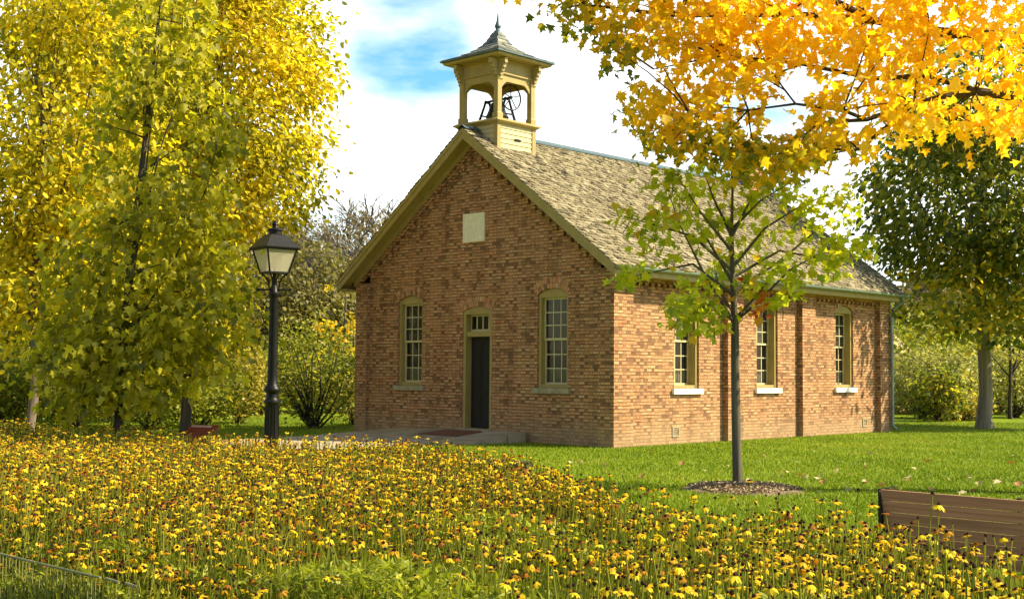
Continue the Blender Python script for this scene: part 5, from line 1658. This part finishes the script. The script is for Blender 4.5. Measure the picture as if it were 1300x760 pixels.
# stems
S0 = np.stack([FX[ii] + rng.normal(0, .10, len(ii)), FY[ii] + rng.normal(0, .10, len(ii)), np.zeros(len(ii))], 1)
S1 = np.stack([FX[ii], FY[ii], FH[ii]], 1)
for az in (0, PI / 2):
    wv = np.array([math.cos(az), math.sin(az), 0]) * .0045
    Q = np.stack([S0 - wv, S0 + wv, S1 + wv * .7, S1 - wv * .7], 1)
    FF = (np.arange(len(ii)) * 4)[:, None] + np.arange(4)[None] + off
    groups.append((FF, rng.uniform(.2, .9, len(ii)), 2)); allV.append(Q.reshape(-1, 3)); off += Q.shape[0] * 4
tag(np_mesh('flowers', np.concatenate(allV), groups, [MAT['petal'], MAT['cone'], MAT['stalk']]), 'mass of yellow black-eyed daisies filling the bed towards the lawn', 'flowers', kind='stuff')

# ---- leaves and blades between the flowers
def bed_points(n, pw):
    y = 4.2 + 16.6 * rng.uniform(0, 1, n) ** pw
    x = rng.uniform(-.47, .47, n) * y
    k_ = inside(x, y, BED)
    x, y = x[k_], y[k_]
    f_ = fence_side(x, y)
    top = np.where(f_ < 0, .09, np.where(f_ < .8, .42, .60)) * (.86 + .2 * np.sin(x * 2.1 + y) * np.sin(y * 1.7 - x))
    return x, y, top


MAT['bed_leaf'] = leafy('bed_leaf', [(0, (0.11, 0.14, 0.008)), (.5, (0.26, 0.30, 0.014)), (.8, (0.44, 0.44, 0.05)), (1, (0.66, 0.62, 0.20))], 0.45, .5, .3)
# thin stalks
x, y, top = bed_points(170000, 1.35)
n = len(x)
h = np.clip(top * rng.uniform(.6, 1.12, n), .06, .74)
az = rng.uniform(0, 2 * PI, n); lean = np.abs(rng.normal(.16, .14, n)); wd = rng.uniform(.0022, .0042, n) * (1 + y / 14)
dv = np.stack([np.cos(az), np.sin(az), np.zeros(n)], 1); vz = np.array([0, 0, 1.0])
q0 = np.stack([x, y, np.zeros(n)], 1)
q1 = q0 + dv * (lean * h * .35)[:, None] + vz * (h * .6)[:, None]
q2 = q0 + dv * (lean * h)[:, None] + vz * (h * (1 - lean * .15))[:, None]
sa = rng.uniform(-.6, .6, n)
s3 = np.stack([np.cos(sa), np.sin(sa), np.zeros(n)], 1) * wd[:, None]
V1 = np.stack([q0 - s3, q0 + s3, q1 + s3, q2, q1 - s3], 1).reshape(-1, 3)
F1 = np.arange(5 * n).reshape(-1, 5)
r1_ = np.clip(rng.normal(.62, .22, n), 0, 1)
# small leaves up the stalks
x, y, top = bed_points(430000, 1.35)
n = len(x)
z = top * rng.uniform(.12, 1.0, n) ** .75
V2, F2, r2_ = leaves_np(np.stack([x, y, z], 1), rng.uniform(.03, .085, n) * (1 + y / 40), np.clip(rng.normal(.42, .2, n), 0, 1), rng, 'thin', -.35, up=.3)
V = np.concatenate([V1, V2])
tag(np_mesh('foliage', V, [(F1, r1_, 0), (F2 + len(V1), r2_, 0)], MAT['bed_leaf']), 'green stalks and leaves between the flowers of the bed', 'plants', kind='stuff')
